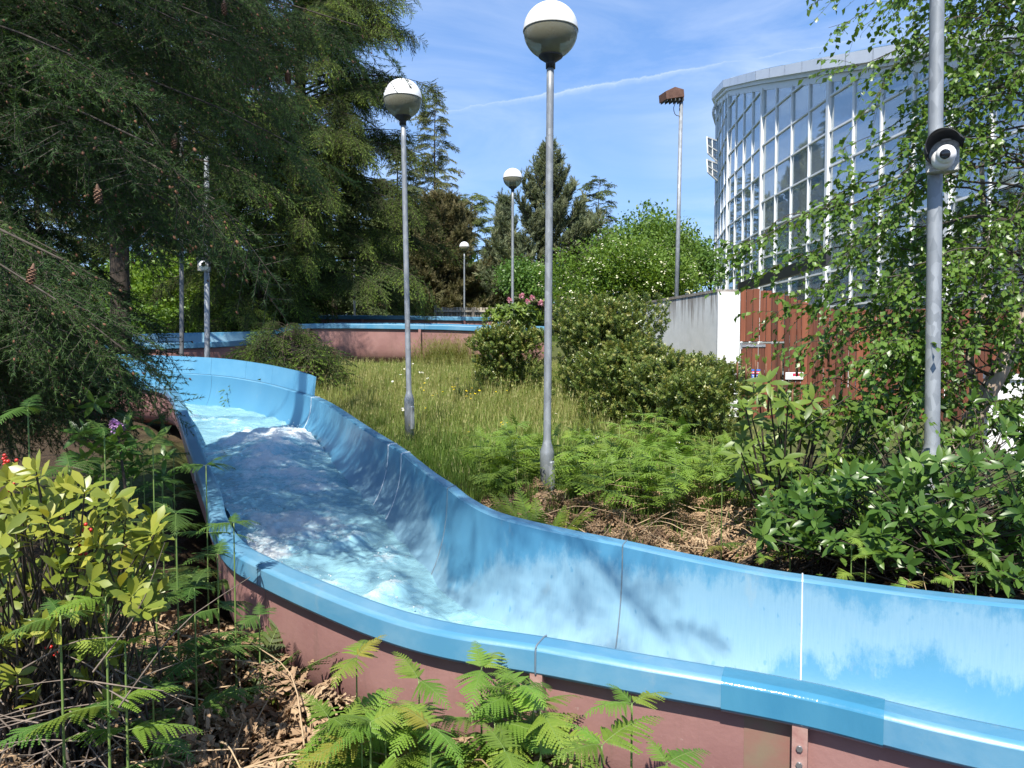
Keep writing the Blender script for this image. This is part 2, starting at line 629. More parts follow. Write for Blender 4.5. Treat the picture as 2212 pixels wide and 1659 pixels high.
M['glass'] = glass()
M['bark'] = simple_mat('dark bark', (0.035, 0.028, 0.022), (0.085, 0.065, 0.05), 14, 0.9, 0, 0.2, 0.6, 30, (1, 1, 0.3))
M['bark_grey'] = simple_mat('grey brown twig', (0.045, 0.038, 0.03), (0.10, 0.085, 0.07), 20, 0.85, 0, 0.2, 0.3)
M['bark_birch'] = simple_mat('peeling birch bark', (0.24, 0.17, 0.125), (0.56, 0.47, 0.38), 9, 0.75, 0, 0.25, 0.5, 24, (1, 1, 0.45))
M['stalk'] = simple_mat('green stalk', (0.11, 0.19, 0.045), (0.17, 0.23, 0.06), 9, 0.55)
M['cone'] = simple_mat('fir cone', (0.12, 0.060, 0.035), (0.20, 0.115, 0.07), 50, 0.7)
M['bud'] = simple_mat('rust coloured bud', (0.11, 0.045, 0.024), (0.19, 0.09, 0.045), 60, 0.7)
M['dfir'] = leaf_mat('douglas fir needles', [(0.026, 0.052, 0.022), (0.052, 0.100, 0.032), (0.105, 0.175, 0.045)], 0.26, 0.65, 0.14)
M['spruce'] = leaf_mat('spruce needles', [(0.033, 0.060, 0.020), (0.081, 0.127, 0.033), (0.300, 0.416, 0.059)], 0.28, 0.65, 0.15)
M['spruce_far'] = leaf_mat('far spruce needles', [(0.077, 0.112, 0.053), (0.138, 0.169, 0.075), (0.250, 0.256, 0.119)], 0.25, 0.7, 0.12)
M['pine'] = leaf_mat('pine needles', [(0.098, 0.130, 0.078), (0.163, 0.195, 0.114), (0.286, 0.280, 0.163)], 0.22, 0.65, 0.15)
M['pine_brown'] = leaf_mat('browned pine needles', [(0.105, 0.120, 0.056), (0.165, 0.165, 0.080), (0.26, 0.225, 0.12)], 0.22, 0.7, 0.12)
M['birch'] = leaf_mat('birch leaf', [(0.065, 0.140, 0.024), (0.110, 0.205, 0.034), (0.185, 0.285, 0.055)], 0.42, 0.34, 0.45)
M['lime'] = leaf_mat('fresh green leaf', [(0.063, 0.132, 0.021), (0.109, 0.196, 0.032), (0.172, 0.270, 0.052)], 0.38, 0.45, 0.4)
M['mid_green'] = leaf_mat('mid green leaf', [(0.054, 0.114, 0.025), (0.094, 0.179, 0.034), (0.157, 0.257, 0.057)], 0.35, 0.45, 0.4)
M['hebe'] = leaf_mat('small evergreen leaf', [(0.085, 0.137, 0.034), (0.163, 0.227, 0.055), (0.325, 0.305, 0.098)], 0.25, 0.32, 0.55)
M['rhodo'] = leaf_mat('rhododendron leaf', [(0.050, 0.094, 0.018), (0.116, 0.182, 0.029), (0.220, 0.286, 0.050)], 0.28, 0.40, 0.38)
M['laurel'] = leaf_mat('laurel leaf', [(0.036, 0.090, 0.020), (0.075, 0.150, 0.028), (0.14, 0.235, 0.042)], 0.34, 0.33, 0.42)
M['skimmia'] = leaf_mat('yellow green skimmia leaf', [(0.10, 0.15, 0.022), (0.21, 0.25, 0.035), (0.38, 0.36, 0.055)], 0.3, 0.36, 0.45)
M['fern'] = leaf_mat('fern frond', [(0.100, 0.190, 0.028), (0.160, 0.275, 0.040), (0.235, 0.35, 0.06)], 0.40, 0.5, 0.35)
M['fern_shaded'] = leaf_mat('shaded bracken frond', [(0.034, 0.084, 0.019), (0.060, 0.132, 0.026), (0.096, 0.186, 0.036)], 0.34, 0.5, 0.35)  # darker copy of the fern for shaded plants, shade put into the colour
M['fern_yellow'] = leaf_mat('yellow green fern', [(0.15, 0.24, 0.030), (0.22, 0.31, 0.04), (0.29, 0.37, 0.06)], 0.38, 0.5, 0.3)
M['dead'] = leaf_mat('dead bracken', [(0.20, 0.128, 0.077), (0.36, 0.24, 0.145), (0.56, 0.42, 0.26)], 0.15, 0.8, 0.15, (1, 0.9, 0.7))
M['grass'] = leaf_mat('meadow grass', [(0.100, 0.185, 0.030), (0.185, 0.265, 0.055), (0.36, 0.335, 0.135)], 0.38, 0.55, 0.3)
M['ivy'] = leaf_mat('ivy leaf', [(0.03, 0.08, 0.015), (0.06, 0.14, 0.03), (0.10, 0.19, 0.04)], 0.25, 0.4, 0.45)
M['pink'] = leaf_mat('pink petal', [(0.62, 0.25, 0.33), (0.72, 0.38, 0.45), (0.80, 0.55, 0.58)], 0.3, 0.6, 0.2, (1.1, 0.9, 0.9))
M['cream'] = leaf_mat('cream blossom', [(0.55, 0.53, 0.33), (0.66, 0.64, 0.44), (0.75, 0.74, 0.58)], 0.25, 0.7, 0.2, (1, 1, 0.8))
M['petal'] = leaf_mat('white daisy petal', [(0.78, 0.78, 0.76), (0.82, 0.82, 0.8)], 0.2, 0.6, 0.2, (1, 1, 1))
M['yellow'] = leaf_mat('yellow petal', [(0.72, 0.52, 0.01), (0.78, 0.60, 0.02)], 0.2, 0.5, 0.3, (1, 1, 0.6))
M['berry'] = simple_mat('red berry', (0.40, 0.012, 0.010), (0.50, 0.03, 0.015), 60, 0.25, 0, 0.6)

# ------------------------------------------------------------------ the rapids channel: two rim lines (outer edges), paired
RAILS = np.array([
    # near / left rim              far / right rim
    [[2.75, 1.75, .46], [3.75, 3.45, .45]],
    [[1.51, 2.27, .50], [2.40, 3.61, .50]],
    [[.98, 2.55, .52], [1.50, 3.92, .53]],
    [[.44, 2.75, .54], [1.05, 4.16, .555]],
    [[.09, 2.89, .55], [.67, 4.41, .58]],
    [[-.27, 3.01, .56], [.28, 4.63, .61]],
    [[-.57, 3.19, .57], [-.06, 4.88, .64]],
    [[-.94, 3.49, .59], [-.27, 5.25, .66]],
    [[-1.27, 3.79, .61], [-.41, 5.62, .68]],
    [[-1.52, 4.06, .63], [-.60, 6.08, .70]],
    [[-1.80, 4.55, .66], [-.80, 6.60, .73]],
    [[-2.15, 5.33, .69], [-1.02, 7.18, .76]],
    [[-2.88, 6.82, .78], [-1.60, 8.50, .83]],
    [[-3.64, 8.40, .88], [-2.24, 9.97, .92]],
    [[-4.45, 10.1, .97], [-2.76, 11.05, .98]],
    [[-5.00, 11.2, 1.02], [-3.48, 12.2, 1.04]],
    [[-5.50, 12.1, 1.06], [-4.30, 13.15, 1.12]],
    [[-6.05, 12.6, 1.10], [-5.26, 13.75, 1.20]],
    [[-7.30, 12.9, 1.15], [-6.75, 14.2, 1.25]],
    [[-8.80, 13.0, 1.20], [-8.60, 14.5, 1.30]],
])
NS = 16                                   # samples per rail interval
LR = catmull(RAILS[:, 0], (len(RAILS) - 1) * NS + 1)
RR = catmull(RAILS[:, 1], (len(RAILS) - 1) * NS + 1)
CEN = (LR + RR) / 2


def smooth(a, b, x):
    t = np.clip((x - a) / (b - a), 0, 1)
    return t * t * (3 - 2 * t)


def vnoise(x, y, seed=0, f=1.0):
    """cheap smooth noise"""
    x = x * f; y = y * f
    r = np.random.default_rng(seed)
    s = 0
    for k in range(7):
        a = r.uniform(0, 6.28); w = r.uniform(0.6, 2.0)
        s = s + np.sin((x * math.cos(a) + y * math.sin(a)) * w + r.uniform(0, 6.28) + 0.8 * np.sin(0.7 * w * (y * math.cos(a) - x * math.sin(a)) + r.uniform(0, 6.28)))
    return s / 7


_H = np.random.default_rng(1234).uniform(-1, 1, (256, 256))


def fbm(x, y, f, octaves=4, gain=.55, billow=False):
    """fractal value noise"""
    s_, a_ = 0.0, 1.0
    for k in range(octaves):
        X, Y = x * f + 17.3 * k, y * f + 5.1 * k
        xi, yi = np.floor(X).astype(int), np.floor(Y).astype(int)
        fx, fy = X - xi, Y - yi
        fx, fy = fx * fx * (3 - 2 * fx), fy * fy * (3 - 2 * fy)
        g = lambda i, j: _H[(xi + i) % 256, (yi + j) % 256]
        n_ = (g(0, 0) * (1 - fx) + g(1, 0) * fx) * (1 - fy) + (g(0, 1) * (1 - fx) + g(1, 1) * fx) * fy
        s_ = s_ + a_ * (2 * np.abs(n_) - .6 if billow else n_)
        a_ *= gain; f = f * 2.03
    return s_


YS = [-30, 2, 3.4, 6, 8, 11, 14, 17, 20, 25, 40, 80, 200]
ZL = [0, 0, .02, .10, .20, .32, .84, 1.27, 1.45, 1.80, 2.2, 3.0, 6]
ZR = [0, 0, .02, .10, .22, .38, .50, .55, .60, .60, .6, 1.2, 4]


def ground_z(x, y, detail=True):
    x = np.asarray(x, float); y = np.asarray(y, float)
    zl, zr = np.interp(y, YS, ZL), np.interp(y, YS, ZR)
    w = smooth(2.7, 4.2, x - np.clip(13 - y, 0, 6) * 0.15)
    z = zl * (1 - w) + zr * w
    if detail:
        z = z + 0.045 * vnoise(x, y, 3, 1.6) + 0.06 * vnoise(x, y, 5, 0.5)
    # the channel sits in a shallow cutting
    d2 = (x[..., None] - CEN[::4, 0]) ** 2 + (y[..., None] - CEN[::4, 1]) ** 2
    i = d2.argmin(-1)
    d = np.sqrt(np.take_along_axis(d2, i[..., None], -1)[..., 0])
    cap = CEN[::4, 2][i] - 0.90 + np.clip(d - 0.72, 0, 99) * 0.95
    return np.minimum(z, cap)


def ground_mat():
    m, t, out = new_mat('earth litter and turf')
    pos = objco(t)
    s = nd(t, 'ShaderNodeSeparateXYZ'); lk(t, pos, s.inputs[0])
    n = noise(t, pos, 1.6, 6, 0.6)
    n2 = noise(t, pos, 30, 5, 0.7)
    soil = ramp(t, n2, [(0.3, (0.030, 0.022, 0.014)), (0.7, (0.11, 0.075, 0.045))])
    turf = ramp(t, n2, [(0.3, (0.045, 0.065, 0.018)), (0.7, (0.12, 0.125, 0.045))])
    far = ramp(t, math_node(t, 'ADD', s.outputs[1], math_node(t, 'MULTIPLY', n, 6.0)), [(0.0, (0, 0, 0)), (1.0, (1, 1, 1))])
    f = math_node(t, 'MULTIPLY', math_node(t, 'SUBTRACT', math_node(t, 'ADD', s.outputs[1], math_node(t, 'MULTIPLY', n, 5.0)), 9.0), 0.5, clamp=True)
    shade = math_node(t, 'MULTIPLY', math_node(t, 'ADD', math_node(t, 'ADD', s.outputs[0], math_node(t, 'MULTIPLY', n, 2.0)), 4.6), 0.8, clamp=True)
    f = math_node(t, 'MULTIPLY', f, math_node(t, 'MAXIMUM', shade, math_node(t, 'MULTIPLY', math_node(t, 'SUBTRACT', s.outputs[1], 17.0), 0.5, clamp=True)))
    p = principled(t, mixc(t, f, soil, turf), 0.95, 0, 0.1)
    bump(t, p, n2, 0.8, 0.03)
    lk(t, p.outputs[0], out.inputs['Surface'])
    return m


M['ground'] = ground_mat()
gx = np.concatenate([np.linspace(-300, -12, 24), np.linspace(-11.6, 9, 140), np.linspace(9.6, 300, 30)])
gy = np.concatenate([np.linspace(-60, -4, 10), np.linspace(-3.5, 19, 170), np.linspace(19.6, 40, 24), np.linspace(44, 400, 24)])
GX, GY = np.meshgrid(gx, gy)
gmb = MB(); gmb.add(*sheet(np.stack([GX, GY, ground_z(GX, GY)], -1)))
tag(gmb.build('ground', M['ground']), kind='structure')

LIP_W, LIP_H = 0.13, 0.105
LIP_STRIPS = [(0, 2), (2, 3), (3, 5), (5, 6), (6, 9)]       # smooth only within each flat or rounded edge


def channel(root, L, R, joints, depth=0.56, power=2.7, mats=('gel', 'gel_lip', 'shell'), shell_depth=0.66, sides=(0, 1), shell_sides=(0, 1), lipw=LIP_W, liph=LIP_H, gap=0.004):
    """U-shaped fibreglass trough between rim lines L and R: panels, lips and outer shell, one set for each length between joints"""
    a = R - L; a[:, 2] = 0
    a = unit(a)
    width = np.linalg.norm((R - L)[:, :2], axis=1)
    arc = np.concatenate([[0], np.cumsum(np.linalg.norm(np.diff((L + R) / 2, axis=0), axis=1))])
    ph = np.linspace(0, np.pi, 29)
    tt = 0.5 - 0.5 * np.sign(np.cos(ph)) * np.abs(np.cos(ph)) ** (2 / power)
    dd = np.abs(np.sin(ph)) ** (2 / power)
    cum = np.concatenate([[0], np.cumsum(np.hypot(np.diff(tt) * 1.4, np.diff(dd) * depth))]); cum /= cum[-1]
    lip = np.array([[lipw, -0.004], [lipw - .012, .004], [lipw - .03, .007], [.024, .007], [.008, .003], [0, -.012], [-.002, -liph + .012], [.004, -liph], [.016, -liph - .004], [.05, -liph + .012]])
    sh = np.array([[.052, -liph + .015], [.055, -.2], [.060, -.34], [.075, -.44], [.11, -.53], [.17, -.60], [.26, -.64], [.42, -shell_depth], [.66, -shell_depth - .01]])
    if shell_depth > 0.9:
        sh[:, 1] *= shell_depth / 0.66; sh[0, 1] = -liph + .015
    parts = []
    for j0, j1 in zip(joints[:-1], joints[1:]):
        sl = slice(j0, j1 + 1)
        l, r, aa, ar = L[sl].copy(), R[sl].copy(), a[sl], arc[sl]
        # keep a hairline joint between neighbouring lengths
        l[0] += unit(l[1] - l[0]) * gap / 2; l[-1] -= unit(l[-1] - l[-2]) * gap / 2
        r[0] += unit(r[1] - r[0]) * gap / 2; r[-1] -= unit(r[-1] - r[-2]) * gap / 2
        li, ri = l + aa * lipw, r - aa * lipw
        G = li[:, None] + (ri - li)[:, None] * tt[None, :, None]
        G[..., 2] -= depth * dd[None] + 0.004
        mb = MB(); mb.add(*sheet(G))
        mb.UV.append(np.stack(np.broadcast_arrays(ar[:, None], cum[None]), -1).reshape(-1, 2))
        mb.build('trough_panel', M[mats[0]], root)
        for side in sides:
            base, sg = (l, 1) if side == 0 else (r, -1)
            G = base[:, None] + sg * aa[:, None] * lip[None, :, 0:1]
            G[..., 2] += lip[None, :, 1]
            if side == 0: G = G[:, ::-1]
            mb = MB(); uvl = np.stack(np.broadcast_arrays(ar[:, None] + side * 3.3, np.linspace(0, 0.25, len(lip))[None]), -1)
            for c0, c1 in LIP_STRIPS if side else [(9 - b_, 9 - a_) for a_, b_ in LIP_STRIPS]:
                mb.add(*sheet(G[:, c0:c1 + 1])); mb.UV.append(uvl[:, c0:c1 + 1].reshape(-1, 2))
            mb.build('rim_lip', M[mats[1]], root)
        for side in shell_sides:
            base, sg = (l, 1) if side == 0 else (r, -1)
            G = base[:, None] + sg * aa[:, None] * sh[None, :, 0:1]
            G[..., 2] += sh[None, :, 1]
            if side == 0: G = G[:, ::-1]
            MB().add(*sheet(G)).build('outer_shell', M[mats[2]], root)
    return a, arc, lip, sh, tt, dd


DEPTH, POW = 0.76, 2.25
slide = thing('water_slide', (0.3, 3.6, 0), 'blue fibreglass rapids channel with churning water winding through the foreground', 'water slide')
J = [0, 2 * NS, 4 * NS, 8 * NS, int(10.7 * NS), int(11.2 * NS), 14 * NS, 17 * NS, 19 * NS]
A_, ARC, LIPP, SHP, TT, DD = channel(slide, LR, RR, J, DEPTH, POW, shell_depth=0.70)


def seam(j, side_t, mat, r=0.004, lip_side=1):
    """sealant bead following the trough's section at joint j"""
    l, rr, a = LR[j], RR[j], A_[j]
    li, ri = l + a * LIP_W, rr - a * LIP_W
    sel = (TT >= side_t[0]) & (TT <= side_t[1])
    P = li + (ri - li) * TT[sel][:, None]
    P[:, 2] -= DEPTH * DD[sel] - 0.0005
    base, sg = (l, 1) if lip_side == 0 else (rr, -1)
    Q = base + sg * a * LIPP[:8, 0:1]; Q[:, 2] += LIPP[:8, 1] + 0.0005
    if lip_side == 1:
        P = np.concatenate([P, Q])
    else:
        P = np.concatenate([Q[::-1], P])
    P = catmull(P, len(P) * 3)
    mb = MB(); v, f = tube(P, r, 5); mb.add(v, f)
    return mb.build('joint_seam', M[mat], slide)


seam(J[1], (0.5, 1), 'seamw', 0.0045)
seam(J[2], (0.5, 1), 'seamd', 0.004)
seam(J[2], (0, 0.05), 'seamd', 0.004, 0)
seam(J[3], (0.5, 1), 'seamd', 0.004)
seam(J[4], (0.5, 1), 'seamw', 0.005)
seam(J[5], (0.5, 1), 'seamw', 0.005)
seam(int(11.6 * NS), (0, 0.05), 'seamw', 0.005, 0)
seam(J[6], (0.5, 1), 'seamw', 0.005)


def flange(j, root, L, A, sh, side=0, w=0.05, out=0.05, mat='rust', bolts=True):
    base, sg = (L[j], 1)
    a = A[j]
    sgn = 1 if side == 0 else -1
    t = unit(L[min(j + 1, len(L) - 1)] - L[max(j - 1, 0)])
    P = base + sgn * a * sh[:8, 0:1]; P[:, 2] += sh[:8, 1]
    P[0, 2] -= 0.004
    # outward normal of the section
    N = np.zeros_like(P); tn = np.gradient(P, axis=0); N = unit(np.cross(tn, t)); 
    if (N[1] * -sgn * a).sum() < 0: N = -N
    pts = np.stack([P - t * w / 2 + N * .001, P - t * w / 2 + N * out, P + t * w / 2 + N * out, P + t * w / 2 + N * .001], 1)
    mb = MB(); mb.add(*sheet(pts, False))
    f = mb.build('flange', M[mat], root)
    if bolts:
        for k in (0.25, 0.42, 0.6, 0.8):
            p = P[0] * (1 - k) + P[3] * k
            mb = MB(); v, fs = tube(np.array([p + N[1] * out * .9, p + N[1] * (out + .012)]), 0.011, 6); mb.add(v, fs)
            mb.build('bolt', M['bolt'], f)
    return f


for j in (J[1], J[2]):
    flange(j, slide, LR, A_, SHP)
# brown-green run stains beside the flange under the wet patch
jj = J[1]
st = slice(jj, jj + 6)
G = LR[st][:, None] + A_[st][:, None] * (SHP[None, :4, 0:1] - 0.003); G[..., 2] += SHP[None, :4, 1]
MB().add(*sheet(G[:, ::-1])).build('stain', M['algae'], slide)
# wet repair patch over the near lip
ps = slice(int(1.5 * NS), int(2.5 * NS))
G = LR[ps][:, None] + A_[ps][:, None] * LIPP[None, :, 0:1]; G[..., 2] += LIPP[None, :, 1]
cen_l = np.array([.06, -.05])
offs = unit(LIPP - cen_l) * 0.0035
G = G + A_[ps][:, None] * offs[None, :, 0:1]; G[..., 2] += offs[None, :, 1]
pmb = MB()
for c0, c1 in LIP_STRIPS: pmb.add(*sheet(G[:, c0:c1 + 1][:, ::-1]))
tag(pmb.build('lip_patch', M['patch'], slide), 'wet teal repair patch on the near lip')

# raised splash boards on the outside of the back bend
bj = np.linspace(14 * NS + 2, 18.6 * NS, 7).astype(int)
for k, (j0, j1) in enumerate(zip(bj[:-1], bj[1:])):
    idx = np.arange(j0, j1 + 1)
    b = RR[idx] - A_[idx] * 0.075
    h = np.full(len(idx), 0.30)
    if k == 0:
        h = np.interp(np.arange(len(idx)), [0, 5, 10], [0.27, 0.29, 0.30])
    up = np.array([0, 0, 1.0])
    rows = []
    for dz, da in ((0.0, 0.0), (0.0, 0.035), (1.0, 0.035 + 0.03), (1.0, 0.0 + 0.03), (0.0, 0.0)):
        q = b + A_[idx] * da; q[:, 2] += 0.012 + dz * h
        rows.append(q)
    G = np.stack(rows, 1)
    G[0] += unit(G[1] - G[0]) * .003; G[-1] -= unit(G[-1] - G[-2]) * .003
    mb = MB(); mb.add(*sheet(G, False))
    for e in (0, -1):
        mb.add(G[e, :4], np.array([[0, 1, 2, 3]] if e else [[3, 2, 1, 0]]))
    mb.build('splash_board', M['gel_plain'], slide)


# ------------------------------------------------------------------ water
def water_mat():
    m, t, out = new_mat('churning water')
    pos = objco(t)
    at = nd(t, 'ShaderNodeAttribute', attribute_name='rnd')
    fn = noise(t, pos, 11, 9, 0.72, 0.35)
    fn2 = noise(t, pos, 70, 6, 0.75)
    f = math_node(t, 'ADD', math_node(t, 'MULTIPLY_ADD', at.outputs['Fac'], 1.6, -0.72), math_node(t, 'MULTIPLY', math_node(t, 'SUBTRACT', fn, 0.5), 2.6))
    f = math_node(t, 'ADD', f, math_node(t, 'MULTIPLY', math_node(t, 'SUBTRACT', fn2, 0.5), 1.3))
    foam = ramp(t, f, [(0.05, (0, 0, 0)), (0.55, (0.55, 0.55, 0.55)), (0.95, (1, 1, 1))])
    # aerated water: milky aqua body over a see-through layer
    body = nd(t, 'ShaderNodeBsdfDiffuse'); body.inputs[0].default_value = (0.31, 0.57, 0.65, 1)
    tr = nd(t, 'ShaderNodeBsdfTransparent'); tr.inputs[0].default_value = (0.55, 0.80, 0.88, 1)
    gl = nd(t, 'ShaderNodeBsdfGlossy'); gl.inputs['Roughness'].default_value = 0.06
    m1 = nd(t, 'ShaderNodeMixShader')
    lk(t, math_node(t, 'MULTIPLY_ADD', at.outputs['Fac'], 0.3, 0.70, clamp=True), m1.inputs[0])
    lk(t, tr.outputs[0], m1.inputs[1]); lk(t, body.outputs[0], m1.inputs[2])
    fr = nd(t, 'ShaderNodeFresnel'); fr.inputs[0].default_value = 1.33
    b = nd(t, 'ShaderNodeBump'); b.inputs['Strength'].default_value = 0.55; b.inputs['Distance'].default_value = 0.05
    lk(t, noise(t, pos, 14, 6, 0.6, 0.6), b.inputs['Height'])
    lk(t, b.outputs[0], fr.inputs['Normal']); lk(t, b.outputs[0], gl.inputs['Normal'])
    m2 = nd(t, 'ShaderNodeMixShader'); lk(t, fr.outputs[0], m2.inputs[0])
    lk(t, m1.outputs[0], m2.inputs[1]); lk(t, gl.outputs[0], m2.inputs[2])
    fo = principled(t, (0.82, 0.87, 0.87), 0.35, 0, 0.5)
    b2 = nd(t, 'ShaderNodeBump'); b2.inputs['Strength'].default_value = 0.9; b2.inputs['Distance'].default_value = 0.03
    lk(t, fn2, b2.inputs['Height']); lk(t, b2.outputs[0], fo.inputs['Normal'])
    m3 = nd(t, 'ShaderNodeMixShader'); lk(t, foam, m3.inputs[0])
    lk(t, m2.outputs[0], m3.inputs[1]); lk(t, fo.outputs[0], m3.inputs[2])
    lk(t, m3.outputs[0], out.inputs['Surface'])
    return m


M['water'] = water_mat()
s0, s1 = 0, 19 * NS
idx = np.linspace(s0, s1, 720)
i0 = np.clip(idx.astype(int), 0, len(LR) - 2); fr_ = (idx - i0)[:, None]
wl = LR[i0] * (1 - fr_) + LR[i0 + 1] * fr_; wr = RR[i0] * (1 - fr_) + RR[i0 + 1] * fr_
an = unit((wr - wl) * [1, 1, 0])
sS = idx / NS
drop = np.interp(sS, [0, 3, 5, 8, 11, 13.5, 14.6, 19], [.66, .61, .57, .52, .51, .49, .47, .45])
tw = np.linspace(0, 1, 80)
wli, wri = wl + an * LIP_W, wr - an * LIP_W
halfw = np.abs(1 - (drop / DEPTH) ** POW) ** (1 / POW) * 0.5
tA, tB = 0.5 - halfw - 0.004, 0.5 + halfw + 0.004
TWm = tA[:, None] + (tB - tA)[:, None] * tw[None]
WG = wli[:, None] + (wri - wli)[:, None] * TWm[..., None]
WG[..., 2] = ((wli + wri) / 2)[:, None, 2] - drop[:, None]
S2 = np.broadcast_to(sS[:, None], TWm.shape); T2 = np.broadcast_to(tw[None], TWm.shape)
X2, Y2 = WG[..., 0], WG[..., 1]


def gauss(s, t, ws, wt, k=1.0):
    return k * np.exp(-((S2 - s) / ws) ** 2 - ((T2 - t) / wt) ** 2)


foam = np.zeros_like(S2)
crest = gauss(13.5, 0.72, .45, .30) + gauss(13.0, 0.45, .5, .22, .6)
for (s, t, ws, wt, k) in [(13.5, .75, .9, .5, 1.3), (13.1, .62, .7, .35, 1.0), (12.3, .6, 1.2, .5, .72), (11.4, .5, 1.0, .5, .62), (10.6, .45, .8, .4, .5), (12.7, .5, 1.0, .32, .9), (12.0, .38, .9, .22, .62), (11.2, .2, .7, .22, .6), (10.6, .12, .9, .18, .8), (10.2, .62, .28, .2, .75),
                          (9.6, .14, .7, .2, .95), (9.0, .25, .6, .2, .8), (8.6, .12, .9, .22, .95), (8.0, .55, .4, .25, .75), (7.6, .16, .9, .24, 1.0), (7.4, .6, .5, .2, .55), (6.6, .2, .9, .24, .9), (6.0, .45, .4, .2, .55),
                          (5.8, .25, .9, .3, .9), (5.0, .3, .9, .3, .85), (4.2, .4, .9, .3, .75), (3.4, .45, .8, .3, .6), (5.4, .7, .8, .3, .45), (11.0, .7, .6, .3, .5), (11.8, .8, .5, .2, .5), (14.6, .35, .8, .3, .45), (9.3, .8, .5, .2, .5)]:
    foam = np.maximum(foam, gauss(s, t, ws, wt, k))
foam = foam * (1.0 + .45 * fbm(X2, Y2, 3.0, 4)) + .36 * fbm(X2, Y2, 2.2, 5, .6) + .07
foam = np.clip(foam, 0, 1.15)
turb = np.interp(sS, [0, 4, 6, 16, 18], [.35, .7, 1, 1, .6])[:, None]
WG[..., 2] += 0.11 * crest * (1 + .3 * fbm(X2, Y2, 4.0, 3)) + 0.05 * gauss(10.2, .62, .25, .2) + 0.04 * gauss(8.0, .55, .3, .3)
WG[..., 2] += turb * (0.022 * fbm(X2, Y2, 2.5, 3) + (0.004 + 0.013 * foam) * fbm(X2, Y2, 6.0, 4, .55, True) + 0.005 * foam * fbm(X2, Y2, 30.0, 2))
WG[..., 2] += 0.04 * foam * turb
foam = np.clip(foam, 0, 1)
mb = MB(); v, f = sheet(WG); mb.add(v, f, rnd=foam.ravel())
tag(mb.build('water', M['water']), kind='structure')
# thrown droplets over the churned crest
mb = MB()
dv, df = sphere((0, 0, 0), 1, 6, 4)
n = 500
ii = rng.choice(foam.size, n, p=(np.clip(foam, 0, 1) ** 3).ravel() / (np.clip(foam, 0, 1) ** 3).sum())
P = WG.reshape(-1, 3)[ii] + np.abs(rng.normal(0, 0.03, (n, 1))) * [0, 0, 1] + rng.normal(0, 0.015, (n, 3))
sc = rng.uniform(.002, .007, n)
mb.inst((dv, df), np.eye(3)[None] * sc[:, None, None], P, np.ones(n))
tag(mb.build('spray', M['water']), 'white droplets thrown up over the churning water', 'spray', kind='stuff')

# ------------------------------------------------------------------ channels farther back
def rail(pts, n=40):
    return catmull(np.array([W(*p) for p in pts]), n)


def far_channel(label, near, far_off, joints, depth_shell, ribs, sides=(0, 1), n=60, lipw=0.12):
    L = rail(near, n)
    R = L + np.array(far_off)
    root = thing('water_slide', tuple(L[n // 2] - [0, 0, depth_shell]), label, 'water slide', 'channels winding behind the meadow')
    a, arc, lp, sh, _, _ = channel(root, L, R, joints, 0.6, 2.7, ('gel', 'gel_lip', 'shell'), depth_shell, sides, (0, 1), lipw, 0.115)
    for j in ribs:
        flange(j, root, L, a, sh, 0, 0.06, 0.10, 'shell', False)
    return root


far_channel('red-brown channel with a thin blue rim along the back of the meadow', [(560, 741, 19.5), (590, 716, 19), (625, 704, 18.6), (660, 700, 18.4), (745, 699.5, 18.3), (880, 701, 18.2), (960, 702.5, 18.2), (1060, 706, 18.2), (1180, 708, 18.4)], (0.1, 2.0, 0.08), [0, 14, 26, 40, 59], 0.93, [17, 23, 39])
far_channel('rearmost red-brown channel, its blue rim just below the wooden fence', [(560, 684, 24), (645, 681.5, 23.5), (760, 681.5, 23.2), (850, 682, 23), (956, 684, 23), (1030, 685, 23.2), (1075, 686, 24)], (0.1, 2.0, 0.05), [0, 20, 35, 50, 59], 0.7, [12, 22, 32, 45, 54])
far_channel('shaded channel showing its blue inside between the lamp posts on the left', [(180, 747, 15.4), (265, 744, 15.5), (350, 742, 15.7), (430, 740, 16.0), (500, 737, 16.6), (560, 732, 17.6)], (0.05, 1.9, 0.25), [0, 18, 40, 59], 0.7, [22])

